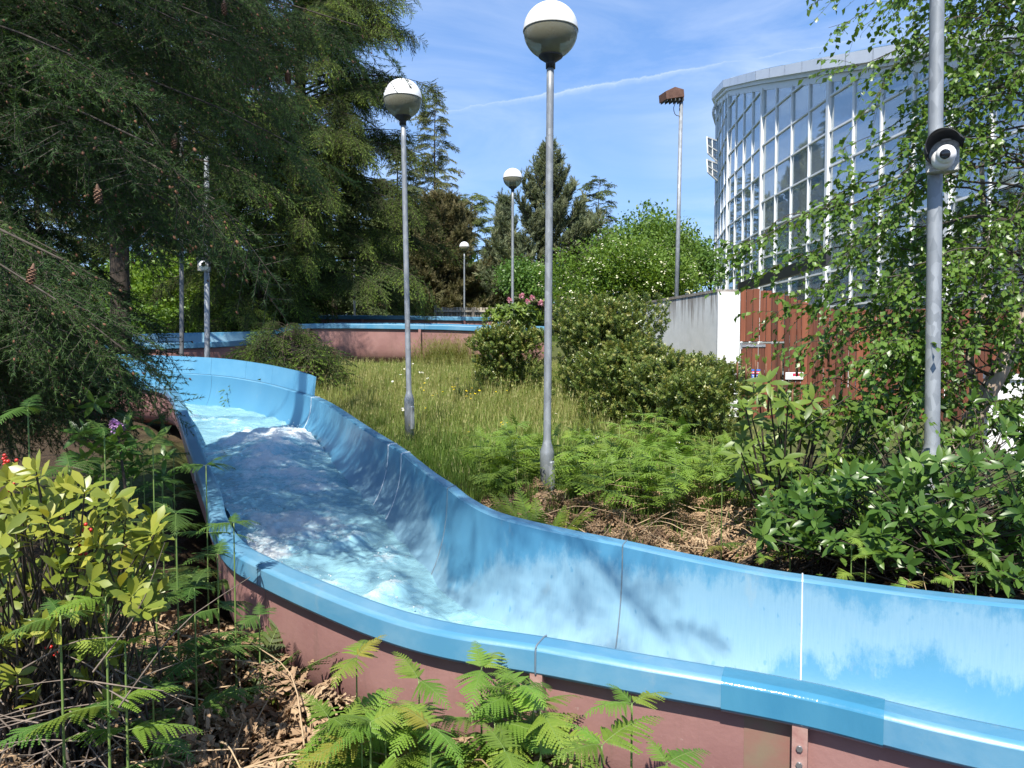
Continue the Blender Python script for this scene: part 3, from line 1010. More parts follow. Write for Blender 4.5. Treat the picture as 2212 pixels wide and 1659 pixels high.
# ------------------------------------------------------------------ lamp posts
def globe_lamp(u, v, Y, ub, vb, label, r=0.265, detail=True, sw=.40, group='globe lamps on galvanised posts'):
    c = W(u, v, Y)
    b = W(ub, vb, Y)
    gz = float(ground_z(b[0], b[1])) - 0.05
    b = b + (c - b) * ((gz - b[2]) / (c[2] - b[2]))
    root = thing('globe_lamp', tuple(b), label, 'street lamp', group)
    ax = unit(c - b)

    def al(z, *more):
        return b + ax * ((z - b[2]) / ax[2])
    sd_ = 20 if detail else 10
    zt = c[2] - r * 1.12
    zs = max(gz + 0.5, min(vb_z(ub, vb, Y) + sw, gz + 1.3)) if detail else gz + 0.9
    P = np.array([al(z) for z in (gz, zs, zs + .03, zs + .12, zs + .16, zt - .3, zt)])
    rr = np.array([.071, .071, .071, .043, .0385, .036, .036])
    mb = MB(); mb.add(*tube(P, rr, sd_)); mb.build('post', M['galv'], root)
    if detail:
        p = al(zs - .23)
        mb = MB(); mb.add(*box(p + [0.045, -0.052, 0], (.06, .05, .34), frames([[.75, .66, 0]])[0], 0.012)); h = mb.build('door', M['galv'], root)
        mb = MB(); mb.add(*sphere(p + [0.065, -0.083, 0.13], 0.008)); mb.build('lock', M['black'], h)
    th = np.linspace(0, np.pi / 2, 13)
    mb = MB(); mb.add(*lathe(np.stack([r * 1.012 * np.cos(th), r * 1.012 * np.sin(th)], 1), 40 if detail else 16, c + [0, 0, .004]))
    d = mb.build('dome', M['dome'], root)
    mb = MB(); mb.add(*lathe([(r * .985, .004), (r * 1.022, .004), (r * 1.022, -.008), (r * .985, -.008)], 40 if detail else 16, c)); mb.build('rim_band', M['gear'], root)
    th = np.linspace(-0.03, -1.13, 14)
    mb = MB(); mb.add(*lathe(np.stack([r * np.cos(th), r * np.sin(th)], 1), 40 if detail else 16, c)); mb.build('bowl', M['bowl'], root)
    mb = MB(); mb.add(*lathe([(0, -r * .10), (r * .9, -r * .14), (r * .9, -r * .12), (0, -r * .07)], 32 if detail else 12, c)); mb.build('reflector', M['gear'], root)
    mb = MB(); mb.add(*lathe([(r * .30, -r * .12), (r * .34, -r * .35), (r * .36, -r * .9), (0, -r * .9)], 20 if detail else 10, c)); mb.build('lamp_housing', M['gear'], root)
    mb = MB(); mb.add(*lathe([(0, -r * .90), (r * .44, -r * .895), (r * .455, -r * .93), (r * .42, -r * .97), (r * .19, -r * 1.13), (.047, -r * 1.17), (.047, -r * 1.36), (0, -r * 1.36)], 24 if detail else 10, c)); mb.build('collar', M['black'], root)
    return root


def vb_z(ub, vb, Y):
    return W(ub, vb, Y)[2]


globe_lamp(1189.5, 67, 7.67, 1181, 1075, 'tall nearest globe lamp in the middle, its dome touching the top edge')
globe_lamp(870, 214, 10.9, 886, 970, 'globe lamp beside the slide in front of the dark fir', sw=.68)
globe_lamp(1107.5, 385, 21.5, 1107, 700, 'smaller globe lamp behind the pink-flowered bush')
globe_lamp(1003, 533, 36, 1003, 690, 'small distant globe lamp standing behind the wooden fence', r=.228, detail=False)
globe_lamp(1291, 496, 40, 1291, 650, 'distant globe lamp half hidden by the pine on the right', detail=False)


def camera_head(root, p, s=1.0, fx=1.0):
    """white ball camera on a steel plate box with a black hood, looking towards the path"""
    f = unit(np.array([-p[0], -p[1], 0])); rt = np.array([-f[1], f[0], 0]); up = np.array([0, 0, 1.0])
    B = np.stack([rt, -f, up], 1)                       # local x right, y away, z up
    L = lambda *q: p + B @ (np.array(q) * [fx, 1, 1] * s)
    MB().add(*box(L(0, 0, 0), np.array([.215, .09, .225]) * s, B, .006)).build('back_box', M['tread'], root)
    MB().add(*box(L(-.02, 0, .124), np.array([.16, .10, .022]) * s, B, .006)).build('cap', M['white'], root)
    look = unit(B @ np.array([-.10 * fx, -1, -.16]))
    Mx = frames([np.cross([0.3, 0, 1.0], look)], up=look)[0]
    v, fs = lathe([(0, .06), (.045, .055), (.070, .03), (.078, -.01), (.078, -.06)], 24)
    body = MB().add(v * s @ Mx.T + L(.0, -.07, -.025), fs).build('camera_body', M['white'], root)
    c = L(.022, -.115, -.005)
    v, fs = sphere((0, 0, 0), .068 * s, 22, 14)
    MB().add(v + c, fs).build('camera_ball', M['white'], root)
    v, fs = lathe([(0, .014), (.028, .014), (.035, .006), (.036, -.03), (0, -.03)], 20)
    MB().add(v * s @ Mx.T + c + look * .062 * s, fs).build('lens', M['lens'], body)
    # hood: arched shell over the ball, tipped to one side
    th = np.linspace(math.radians(-2), math.radians(182), 20)
    rows = [np.stack([np.cos(th) * rr * fl, np.full_like(th, y) + .035 * (1 - np.sin(th)) * (k > 1), np.sin(th) * rr], 1) for k, (y, rr, fl) in enumerate(((-.02, .108, 1), (-.09, .122, 1.02), (-.17, .130, 1.04), (-.235, .120, .96)))]
    inner = [r * [.955, 1, .955] for r in rows[::-1]]
    G = np.stack(rows + inner + rows[:1], 0)
    a = math.radians(-24) * fx
    R = np.array([[math.cos(a), 0, math.sin(-a)], [0, 1, 0], [math.sin(a), 0, math.cos(a)]])
    R = np.array([[math.cos(a), 0, -math.sin(a)], [0, 1, 0], [math.sin(a), 0, math.cos(a)]]).T if False else R
    v, fs = sheet(G * [fx, 1, 1])
    v = (v * s) @ np.array([[1, 0, 0], [0, .96, .28], [0, -.28, .96]]).T
    c2, s2 = math.cos(math.radians(26) * fx), math.sin(math.radians(26) * fx)
    v = v @ np.array([[c2, 0, -s2], [0, 1, 0], [s2, 0, c2]]).T
    MB().add(v @ B.T + L(.03, -.01, -.005), fs).build('hood', M['black'], root)
    for q in (L(-.085, -.06, -.035), L(.085, -.06, .03)):
        MB().add(*sphere(q, .009 * s)).build('screw', M['bolt'], root)


def tread():
    m, t, out = new_mat('tread plate')
    pos = mapping(t, objco(t), (1, 1, 1), (0, 0, 0), (0, math.radians(45), 0))
    ch = nd(t, 'ShaderNodeTexChecker'); ch.inputs['Scale'].default_value = 36; lk(t, pos, ch.inputs[0])
    wv_ = nd(t, 'ShaderNodeTexWave'); wv_.inputs['Scale'].default_value = 40; lk(t, pos, wv_.inputs[0])
    p = principled(t, ramp(t, math_node(t, 'MULTIPLY', ch.outputs[1], wv_.outputs[1]), [(0.2, (0.34, 0.33, 0.30)), (0.8, (0.55, 0.54, 0.51))]), 0.4, 0.4, 0.5)
    bump(t, p, wv_.outputs[1], 0.4, 0.003)
    lk(t, p.outputs[0], out.inputs['Surface'])
    return m


M['tread'] = tread()
# camera post among the birch branches
b = W(1999, 1180, 5.5); tp = W(2026, -260, 5.5)
root = thing('camera_post', tuple(b), 'galvanised post carrying a hooded white security camera in front of the birch', 'camera post')
sw = W(2012, 985, 5.5)
P = np.array([b - [0, 0, .25], b, sw, sw + [0.001, 0, .04], sw + [.002, 0, .09], W(2024, 0, 5.5), tp])
MB().add(*tube(P, [.075, .075, .072, .06, .051, .047, .046], 24)).build('post', M['galv'], root)
camera_head(root, W(2036, 340, 5.40), .94)
v, fs = tube(np.array([W(2019, 312, 5.5), W(2019, 366, 5.5)]), .058, 16)
MB().add(v, fs).build('clamp', M['bolt'], root)
# camera post far left
b = W(447.5, 775, 14.95)
root = thing('camera_post', tuple(b), 'post with a small camera in the fir shade above the far blue channel', 'camera post')
MB().add(*tube(np.array([b - [0, 0, .8], b, W(446, 330, 14.95)]), [.06, .052, .046], 14)).build('post', M['galv'], root)
camera_head(root, W(441, 572, 14.8), 1.08, -1.0)
# plain dark pole next to it
b = W(392.5, 772, 15.0)
root = thing('pole', tuple(b), 'thin dark grey pole left of the shaded camera post', 'pole')
M['dark_steel'] = simple_mat('dark painted steel', (0.10, 0.105, 0.11), (0.15, 0.155, 0.16), 9, 0.6)
MB().add(*tube(np.array([b - [0, 0, .8], b, W(392, 150, 15.0)]), [.045, .042, .036], 12)).build('post', M['dark_steel'], root)
MB().add(*lathe([(0, .03), (.03, .028), (.042, .01), (.042, -.02)], 12, W(392, 150, 15.0))).build('cap', M['black'], root)
# lamp with a flat head far left
b = W(766, 690, 30)
root = thing('street_lamp', tuple(b), 'thin far lamp post with a small flat head at the fir edge', 'street lamp')
MB().add(*tube(np.array([b - [0, 0, .8], W(765, 552, 30)]), [.05, .04], 10)).build('post', M['galv'], root)
MB().add(*box(W(765, 547, 30), (.42, .30, .13), frames([[1, .2, .15]])[0], .03)).build('lamp_head', M['galv'], root)

# floodlight post
b = W(1461.5, 640, 17.2); tp = W(1471.5, 222, 17.2)
b2 = b + (b - tp) * ((b[2] - 1.4) / (tp[2] - b[2]))
root = thing('floodlight_post', tuple(b2), 'tall thin post with a rusty box floodlight beside the glass building', 'floodlight')
MB().add(*tube(np.array([b2, tp]), [.05, .044], 14)).build('post', M['galv'], root)
M['rusty'] = simple_mat('rusty steel', (0.10, 0.055, 0.042), (0.17, 0.095, 0.07), 9, 0.8, 0, 0.2, 0.3)
M['bleached'] = simple_mat('bleached lid', (0.36, 0.33, 0.29), (0.26, 0.16, 0.11), 7, 0.8)
hp = tp + [-.22, -.05, .17]
D = unit(np.array([-.95, -.28, -.10])); Mf = frames([D])[0]
hx = np.array([[-.26, -.15, -.10], [-.26, .15, -.10], [-.26, .15, .07], [-.26, -.15, .07], [.26, -.19, -.17], [.26, .19, -.17], [.26, .19, .02], [.26, -.19, .02], [-.02, -.16, .13], [-.02, .16, .13]])
hx = hx * .88
mb = MB(); mb.add(hx @ Mf.T + hp, [(np.array([[0, 3, 2, 1], [0, 1, 5, 4], [4, 5, 6, 7]]), 0, False), (np.array([[0, 4, 7, 8, 3], [1, 2, 9, 6, 5]]), 0, False), (np.array([[3, 8, 9, 2], [8, 7, 6, 9]]), 1, False)])
hd = mb.build('lamp_head', [M['rusty'], M['bleached']], root)
for k in range(5):
    x = -.20 + k * .1
    mb = MB(); mb.add(*box(hp + Mf @ np.array([x, 0, -.155 - .0 * k]), (.012, .30, .05), Mf)); mb.build('fin', M['dark_steel'], hd)
MB().add(*bar(tp, hp + Mf @ np.array([-.27, 0, -.02]), .05, .07, bevel=.01)).build('bracket', M['rusty'], root)
cp = catmull(np.array([hp + Mf @ np.array([-.1, 0, -.15]), tp + [-.17, -.02, -.12], tp + [-.13, -.02, -.26], tp + [-.04, -.03, -.30]]), 14)
MB().add(*tube(cp, .008, 5)).build('cable', M['black'], root)

# ------------------------------------------------------------------ concrete wall, red fence, gate
def wall_mat():
    m, t, out = new_mat('weathered painted concrete')
    pos = objco(t)
    s = nd(t, 'ShaderNodeSeparateXYZ'); lk(t, pos, s.inputs[0])
    n = noise(t, mapping(t, pos, (9, 9, 0.55)), 1.0, 6, 0.7)
    n2 = noise(t, pos, 5, 6, 0.65)
    # lichen runs that start under the coping and thin out downwards (z 2.7 top)
    hgt = math_node(t, 'MULTIPLY', math_node(t, 'SUBTRACT', s.outputs[2], 1.55), 0.85)
    f = ramp(t, math_node(t, 'ADD', math_node(t, 'MULTIPLY', hgt, 0.62), math_node(t, 'MULTIPLY', math_node(t, 'SUBTRACT', n, 0.5), 1.7)), [(0.36, (0, 0, 0)), (0.62, (1, 1, 1))])
    basec = ramp(t, n2, [(0.3, (0.56, 0.58, 0.58)), (0.7, (0.66, 0.67, 0.67))])
    c = mixc(t, math_node(t, 'MULTIPLY', f, 0.75), basec, (0.13, 0.105, 0.085, 1))
    p = principled(t, c, 0.85, 0, 0.2)
    bump(t, p, n2, 0.25, 0.01)
    lk(t, p.outputs[0], out.inputs['Surface'])
    return m


M['wall'] = wall_mat()
M['whitewall'] = simple_mat('white masonry paint', (0.70, 0.70, 0.69), (0.80, 0.80, 0.79), 7, 0.8, 0, 0.2, 0.25, 40)
M['coping'] = simple_mat('lichen coping', (0.16, 0.13, 0.11), (0.33, 0.31, 0.28), 12, 0.9, 0, 0.1, 0.4)
wa, wb = np.array([3.47, 13.0]), np.array([2.80, 16.9])
wt = 2.68
root = thing('concrete_wall', (3.2, 14.5, .4), 'weathered grey concrete wall with dark runs and a white painted end', 'wall')
dirw = unit(np.append(wb - wa, 0)); nw = np.array([dirw[1], -dirw[0], 0])       # to the right
th_ = 0.35
for nm, a0, a1, z0, z1, mt, o in (('wall_face', .03, 3.95, .2, wt - .05, 'wall', 0), ('coping', .0, 3.97, wt - .048, wt, 'coping', .012)):
    a3 = np.append(wa, 0) + dirw * a0; b3 = np.append(wa, 0) + dirw * a1
    V = []
    for p in (a3, b3):
        for q in (-o, th_ + o):
            V.append(p + nw * q)
    V = np.array(V)
    Vb, Vt = V.copy(), V.copy(); Vb[:, 2] = z0; Vt[:, 2] = z1
    MB().add(np.concatenate([Vb, Vt]), np.array([[0, 2, 6, 4], [1, 5, 7, 3], [0, 4, 5, 1], [2, 3, 7, 6], [4, 6, 7, 5]])).build(nm, M[mt], root)
c0 = np.append(wa, 0) + nw * th_ / 2
MB().add(*box([c0[0], 12.985, (wt - .05 + .2) / 2], (.372, .08, wt - .05 - .2), None, .004)).build('painted_end', M['whitewall'], root)


def wood_mat(name, c1, c2):
    m, t, out = new_mat(name)
    pos = objco(t)
    at = nd(t, 'ShaderNodeAttribute', attribute_name='rnd')
    oi = nd(t, 'ShaderNodeObjectInfo')
    n = noise(t, mapping(t, pos, (26, 26, 1.6)), 1.0, 6, 0.65, 0.3)
    f = math_node(t, 'ADD', math_node(t, 'MULTIPLY', n, 0.7), math_node(t, 'MULTIPLY', math_node(t, 'SUBTRACT', oi.outputs['Random'], 0.5), 0.5))
    p = principled(t, ramp(t, f, [(0.12, c1), (0.62, c2)]), 0.7, 0, 0.25)
    bump(t, p, n, 0.4, 0.004)
    lk(t, p.outputs[0], out.inputs['Surface'])
    return m


M['redwood'] = wood_mat('red stained boards', (0.080, 0.031, 0.020), (0.235, 0.080, 0.043))
M['greywood'] = wood_mat('silvered boards', (0.20, 0.17, 0.13), (0.40, 0.36, 0.29))
root = thing('board_fence', (4.5, 13.0, .4), 'red-brown stained board fence with a dipping top right of the white pillar', 'fence')
x = 3.845; k = 0
gate_x1 = 4.56
while x < 9.6:
    w_ = float(rng.uniform(.085, .125))
    top = np.interp(x, [3.84, 4.25, 4.5, 4.75, 5.05, 5.5], [2.69, 2.655, 2.60, 2.52, 2.39, 2.34]) + rng.normal(0, .006)
    z0 = 1.80 if x + w_ < gate_x1 + .04 else .42
    MB().add(*box([x + w_ / 2, 13.0 + rng.normal(0, .004), (top + z0) / 2], (w_ - rng.uniform(.005, .014), .022, top - z0), frames([[1, rng.normal(0, .02), rng.normal(0, .004)]])[0], .003)).build('board', M['redwood'], root)
    x += w_
for z in (1.95, 2.25, .8, 1.4):
    xs = 3.86 if z > 1.8 else gate_x1 + .05
    MB().add(*box([(xs + 9.6) / 2, 13.05, z], (9.6 - xs, .045, .09))).build('rail', M['redwood'], root)
root = thing('gate', (4.2, 13.0, .45), 'low red-brown board gate with a grey strap hinge below the fence boards', 'gate')
x = 3.86
while x < gate_x1 - .03:
    w_ = min(float(rng.uniform(.08, .115)), gate_x1 - x)
    MB().add(*box([x + w_ / 2, 12.985, 1.115], (w_ - .009, .022, 1.29 + rng.normal(0, .006)), None, .003)).build('board', M['redwood'], root)
    x += w_
for z in (.75, 1.5):
    MB().add(*box([4.21, 13.02, z], (.68, .04, .09))).build('brace', M['redwood'], root)
hz = W(1620, 747, 12.96)[2]
h = MB().add(*box([4.06, 12.962, hz], (.42, .006, .045), None, .002)).build('strap_hinge', M['galv'], root)
MB().add(*box([3.862, 12.958, hz], (.03, .012, .12), None, .003)).build('hinge_plate', M['galv'], h)
for xx in (3.95, 4.08, 4.22):
    MB().add(*sphere((xx, 12.957, hz), .008)).build('bolt', M['bolt'], h)
# small notice on the gate
M['sblue'] = simple_mat('sign blue', (0.03, 0.14, 0.50), (0.035, 0.16, 0.54), 5, 0.4)
M['sred'] = simple_mat('sign red', (0.55, 0.03, 0.08), (0.6, 0.04, 0.1), 5, 0.4)
sg = W(1633, 808, 12.96)
root = thing('notice', tuple(sg), 'small red and blue notice fixed to the red gate', 'sign')
MB().add(*box(sg, (.145, .006, .16), None, .002)).build('plate', M['sblue'], root)
MB().add(*box(sg + [0, -.0045, .025], (.139, .003, .05))).build('red_band', M['sred'], root)
for k, (dx, w_) in enumerate(((-.045, .03), (-.005, .035), (.038, .035))):
    MB().add(*box(sg + [dx, -.0075, .026], (w_, .003, .012))).build('lettering', M['white'], root)
for k, w_ in enumerate((.11, .09)):
    MB().add(*box(sg + [-.01, -.0045, -.025 - .026 * k], (w_, .003, .009))).build('lettering', M['white'], root)
sg = W(1716, 812, 12.96)
root = thing('notice', tuple(sg), 'white and red notice on the fence half hidden by the rhododendron', 'sign')
MB().add(*box(sg, (.30, .006, .12), None, .002)).build('plate', M['white'], root)
MB().add(*box(sg + [.05, -.0045, .02], (.16, .003, .045))).build('red_band', M['sred'], root)

# ------------------------------------------------------------------ the glass building
bld = thing('glass_building', (12, 28, .6), 'curved white-framed glass building with a sloping white roof edge', 'building')
VX = [np.array([10.05, 11.9]), np.array([9.62, 17.05]), np.array([9.13, 22.4])]
d0 = -1.9
for ang in (-1.9, 3.2, 9.5, 18, 30, 45):
    VX.append(VX[-1] + 5.4 * np.array([math.sin(math.radians(ang)), math.cos(math.radians(ang))]))
VX = np.array(VX)
ztop = lambda y: 9.35 + (y - 22.4) * 0.285 - np.clip(y - 36, 0, 99) * .12
PH = 1.0
ZB = 0.62
rows_z = [ZB + .25 + PH * k for k in range(16)]


def clip_top(p0, p1, z0, z1):
    """pane polygon between plan points p0,p1 from z0 to z1 cut by the sloping top"""
    zt0, zt1 = ztop(p0[1]) - .03, ztop(p1[1]) - .03
    a, b_ = min(z1, zt0), min(z1, zt1)
    if a <= z0 + .02 and b_ <= z0 + .02:
        return None
    pts = []
    pts.append((0, z0)) if zt0 > z0 else None
    if zt0 <= z0:
        t = (z0 - zt0) / (zt1 - zt0); pts.append((t, z0))
    pts.append((1, z0)) if zt1 > z0 else None
    if zt1 <= z0:
        t = (z0 - zt0) / (zt1 - zt0); pts.append((t, z0))
    if zt1 > z0:
        pts.append((1, b_))
    if (zt0 < z1) != (zt1 < z1):
        t = (z1 - zt0) / (zt1 - zt0); pts.append((t, z1))
    if zt0 > z0:
        pts.append((0, a))
    out = []
    for p in pts:
        if not out or abs(p[0] - out[-1][0]) + abs(p[1] - out[-1][1]) > 1e-3:
            out.append(p)
    return out if len(out) >= 3 else None


open_vents = []
for fi in range(len(VX) - 1):
    A2, B2 = VX[fi], VX[fi + 1]
    dv_ = unit(np.append(B2 - A2, 0)); nv = np.array([-dv_[1], dv_[0], 0])      # outwards = left of travel
    bay = thing('glazing_bay', (0, 0, 0), None, None)
    bay.parent = bld
    bay.location = -Vector(bld.location)
    ORG[bay.name] = np.zeros(3)
    vis = fi <= 5
    for c in range(4):
        p0, p1 = A2 + (B2 - A2) * c / 4, A2 + (B2 - A2) * (c + 1) / 4
        for zi in range(len(rows_z) - 1):
            z0, z1 = rows_z[zi] + .02, rows_z[zi + 1] - .02
            i0_, i1_ = p0 + (p1 - p0) * .02, p1 - (p1 - p0) * .02
            poly = clip_top(i0_, i1_, z0, z1)
            if poly is None or not vis: continue
            jit = rng.normal(0, .004, 2)
            V = np.array([[*(i0_ + (i1_ - i0_) * t), z] for t, z in poly]) + nv * (.02 + jit[0]) + nv * (np.array([t for t, z in poly]) * jit[1])[:, None]
            V2 = V - nv * .012
            n_ = len(V)
            sides_ = np.array([[k, (k + 1) % n_, n_ + (k + 1) % n_, n_ + k] for k in range(n_)])
            mb = MB(); mb.add(np.concatenate([V, V2]), [(np.arange(n_)[None, ::-1], 0, False), (np.arange(n_, 2 * n_)[None], 0, False), (sides_, 0, False)])
            mb.build('pane', M['glass'], bay)
        # mullions
        for q, big in ((p0, c == 0),):
            zt_ = ztop(q[1])
            w_ = .17 if big else .065
            c3 = np.array([q[0], q[1], (ZB + zt_) / 2]) + nv * .02
            MB().add(*box(c3, (w_, .16 if big else .1, zt_ - ZB), frames([dv_])[0], .006)).build('post' if big else 'mullion', M['offwhite'], bay)
    for z in rows_z:
        # where the level meets the sloping top
        ta, tb = ztop(A2[1]) - .03, ztop(B2[1]) - .03
        if max(ta, tb) < z: continue
        t0 = 0 if ta >= z else (z - ta) / (tb - ta)
        a3 = np.append(A2 + (B2 - A2) * t0, z) + nv * .025; b3 = np.append(B2, z) + nv * .025
        MB().add(*bar(a3, b3, .085, .05)).build('transom', M['offwhite'], bay)
    # roof edge: soffit board, gutter band and fascia, stepped outwards
    for o, z0, z1, dpt, mt, nm in ((.05, -.06, .16, .12, 'offwhite', 'head_rail'), (.16, .17, .30, .32, 'offwhite', 'gutter'), (.30, .302, .62, .62, 'fascia', 'fascia')):
        rows_ = []
        for P2 in (A2, B2):
            zt_ = ztop(P2[1])
            # mitre direction at the vertex
            i_v = fi if P2 is A2 else fi + 1
            pr = VX[max(i_v - 1, 0)]; nx = VX[min(i_v + 1, len(VX) - 1)]
            tv = unit(np.append(nx - pr, 0)); nn = np.array([-tv[1], tv[0], 0])
            o3 = np.append(P2, zt_) + nn * o; i3 = np.append(P2, zt_) + nn * (o - dpt)
            rows_.append(np.array([i3 + [0, 0, z0], o3 + [0, 0, z0], o3 + [0, 0, z1], i3 + [0, 0, z1], i3 + [0, 0, z0]]))
        g_ = np.stack(rows_)
        if nm != 'fascia':
            MB().add(*sheet(g_, False)).build(nm, M[mt] if mt in M else M['white'], bay)
        else:
            M.setdefault('fascia', simple_mat('pale grey roof sheet', (0.72, 0.74, 0.77), (0.80, 0.82, 0.84), 2, 0.4, 0.1))
            for c in range(4):
                ga = g_[0] + (g_[1] - g_[0]) * (c / 4 + .002); gb = g_[0] + (g_[1] - g_[0]) * ((c + 1) / 4 - .002)
                MB().add(*sheet(np.stack([ga, gb]), False)).build('fascia_panel', M['fascia'], bay)
# roof, floor, inside wall and columns seen dimly through the panes
rc = np.array([20.0, 27.0])
M['inside'] = simple_mat('pale inside wall', (0.66, 0.69, 0.71), (0.76, 0.78, 0.79), 1.5, 0.8)
M['roof'] = simple_mat('roof sheet', (0.45, 0.47, 0.5), (0.55, 0.57, 0.6), 2, 0.5)
G = np.stack([np.stack([np.append(p, ztop(p[1]) + .70) for p in VX]), np.stack([np.append(p + np.array([12, 0]), ztop(p[1]) + 3.2) for p in VX])])
MB().add(*sheet(G, False)).build('roof', M['glass'], bld)
G = np.stack([np.stack([np.append(p + np.array([9, 0]), .6) for p in VX]), np.stack([np.append(p + np.array([9, 0]), ztop(p[1]) + 2.0) for p in VX])])
MB().add(*sheet(G, False)).build('back_wall', M['inside'], bld)
G = np.stack([np.stack([np.append(p, .605) for p in VX]), np.stack([np.append(p + np.array([9, 0]), .605) for p in VX])])
MB().add(*sheet(G, False)).build('floor', M['inside'], bld)
for fi in range(1, 6):
    p = VX[fi] + np.array([1.6, 0.4])
    MB().add(*tube(np.array([[*p, .6], [*p, ztop(p[1]) + .5]]), .14, 14)).build('column', M['white'], bld)
    q = VX[fi] + np.array([.3, 0]); 
    MB().add(*bar([*q, ztop(q[1]) - .9], [q[0] + 7, q[1], ztop(q[1]) + 1.4], .16, .3)).build('roof_beam', M['white'], bld)
# plinth and the dark beam in front
for fi in range(len(VX) - 1):
    A2, B2 = VX[fi], VX[fi + 1]
    MB().add(*bar([*A2, .33], [*B2, .33], .2, .56)).build('plinth', M['whitewall'], bld)
MB().add(*bar(W(1597, 622, 21.5), W(1790, 558, 15.2), .10, .26)).build('dark_beam', M['black'], bld)
# two top-hung vents standing open at the far edge and the curved maintenance rail
for (v0, v1) in ((296, 345), (345, 386)):
    a3, b3 = W(1549, v0 + 8, 36.5), W(1549, v1 + 4, 36.5)
    e3, f3 = W(1527, v0, 35.6), W(1529, v1 - 14, 35.6)
    vroot = thing('open_vent', (0, 0, 0), None, None); vroot.parent = bld; vroot.location = -Vector(bld.location); ORG[vroot.name] = np.zeros(3)
    q = np.array([a3, e3, f3, b3])
    MB().add(np.concatenate([q, q + [0, .02, 0]]), np.array([[0, 1, 2, 3], [7, 6, 5, 4], [0, 4, 5, 1], [1, 5, 6, 2], [2, 6, 7, 3], [3, 7, 4, 0]])).build('pane', M['glass'], vroot)
    for s_, e_ in ((a3, e3), (e3, f3), (f3, b3), ((a3 + e3) / 2, (b3 + f3) / 2), ((a3 + b3) / 2, (e3 + f3) / 2)):
        MB().add(*bar(s_, e_, .05, .06)).build('frame_bar', M['offwhite'], vroot)
rp = catmull(np.array([W(1610, 176, 33), W(1573, 195, 36), W(1553, 214, 38), W(1541, 240, 38.5), W(1545, 262, 39), W(1550, 277, 39.5)]), 30)
MB().add(*tube(rp, .07, 6)).build('guard_rail', M['offwhite'], bld)
for k in range(4, 30, 3):
    MB().add(*bar(rp[k], rp[k] + [.9, .5, -.12], .06, .05)).build('rail_bracket', M['offwhite'], bld)
# low white building wall behind the birch trunk
root = thing('low_white_wall', (7, 9.5, .3), 'bright white rendered wall glimpsed behind the birch trunk', 'wall')
MB().add(*bar([6.0, 9.7, .80], [9.9, 8.2, .80], .2, 1.0)).build('wall_face', M['whitewall'], root)
MB().add(*bar([5.98, 9.71, 1.335], [9.92, 8.19, 1.335], .28, .06)).build('coping', M['offwhite'], root)

# ------------------------------------------------------------------ grey wooden fence far back
root = thing('wooden_fence', tuple(W(1005, 690, 26)), 'weathered grey palisade fence above the rearmost channel', 'fence')
for k in range(26):
    u = 943 + k * 6.4
    a3 = W(u, 700, 26); b3 = W(u, 664.5 + rng.uniform(-1, 1), 26)
    MB().add(*bar(a3, b3, .078, .02, (0, 1, 0))).build('board', M['greywood'], root)
for u in (940.5, 1022, 1104):
    MB().add(*bar(W(u, 705, 25.96), W(u, 659 if u < 950 else 664, 25.96), .085, .085, (0, 1, 0))).build('post', M['greywood'], root)
for vv in (672,):
    MB().add(*bar(W(941, vv, 25.94), W(1106, vv, 25.94), .04, .06)).build('rail', M['greywood'], root)

# ------------------------------------------------------------------ plant templates (x forward, z up)
def merge(parts):
    """[(V, faces, rnd offset)] -> one template"""
    V, Fs, R, n = [], [], [], 0
    for p in parts:
        v, f = p[0], p[1]
        r = p[2] if len(p) > 2 else 0.0
        V.append(v); R.append(np.full(len(v), r) if np.isscalar(r) else r)
        Fs += [(fa + n, m, s) for fa, m, s in f]
        n += len(v)
    byk = {}
    for fa, m, s in Fs:
        byk.setdefault((fa.shape[1], m, s), []).append(fa)
    return np.concatenate(V), [(np.concatenate(v), k[1], k[2]) for k, v in byk.items()], np.concatenate(R)


def xform(tp, Mx, T):
    return (tp[0] @ np.asarray(Mx).T + np.asarray(T), tp[1]) + ((tp[2],) if len(tp) > 2 else ())


def shoot(L, n, nl, nw, r, ang=55, flat=0.0, thick=0.0022):
    """a twig with needles all round"""
    x = r.uniform(0.02, 1, n) * L
    th = r.uniform(0, 2 * np.pi, n)
    a = np.radians(ang + r.normal(0, 10, n)) * (1 - 0.45 * (x / L) ** 3)
    rad = np.stack([np.zeros(n), np.cos(th), np.sin(th) * (1 - flat)], 1)
    d = unit(np.stack([np.cos(a), np.zeros(n), np.zeros(n)], 1) + rad * np.sin(a)[:, None])
    side = unit(np.cross(d, r.normal(0, 1, (n, 3))))
    b = np.stack([x, np.zeros(n), np.zeros(n)], 1)
    l = nl * r.uniform(.75, 1.1, n)[:, None]
    V = np.stack([b + side * nw / 2, b - side * nw / 2, b + d * l], 1).reshape(-1, 3)
    R = np.repeat(r.normal(0, .12, n) + 0.10 * (x / L), 3)
    tv, tf = tube(np.array([[0, 0, 0], [L, 0, 0]]), [thick, thick * .5], 3, False)
    return merge([(V, [(np.arange(3 * n).reshape(-1, 3), 0, False)], R), (tv, remat(tf, 1), 0.0)])


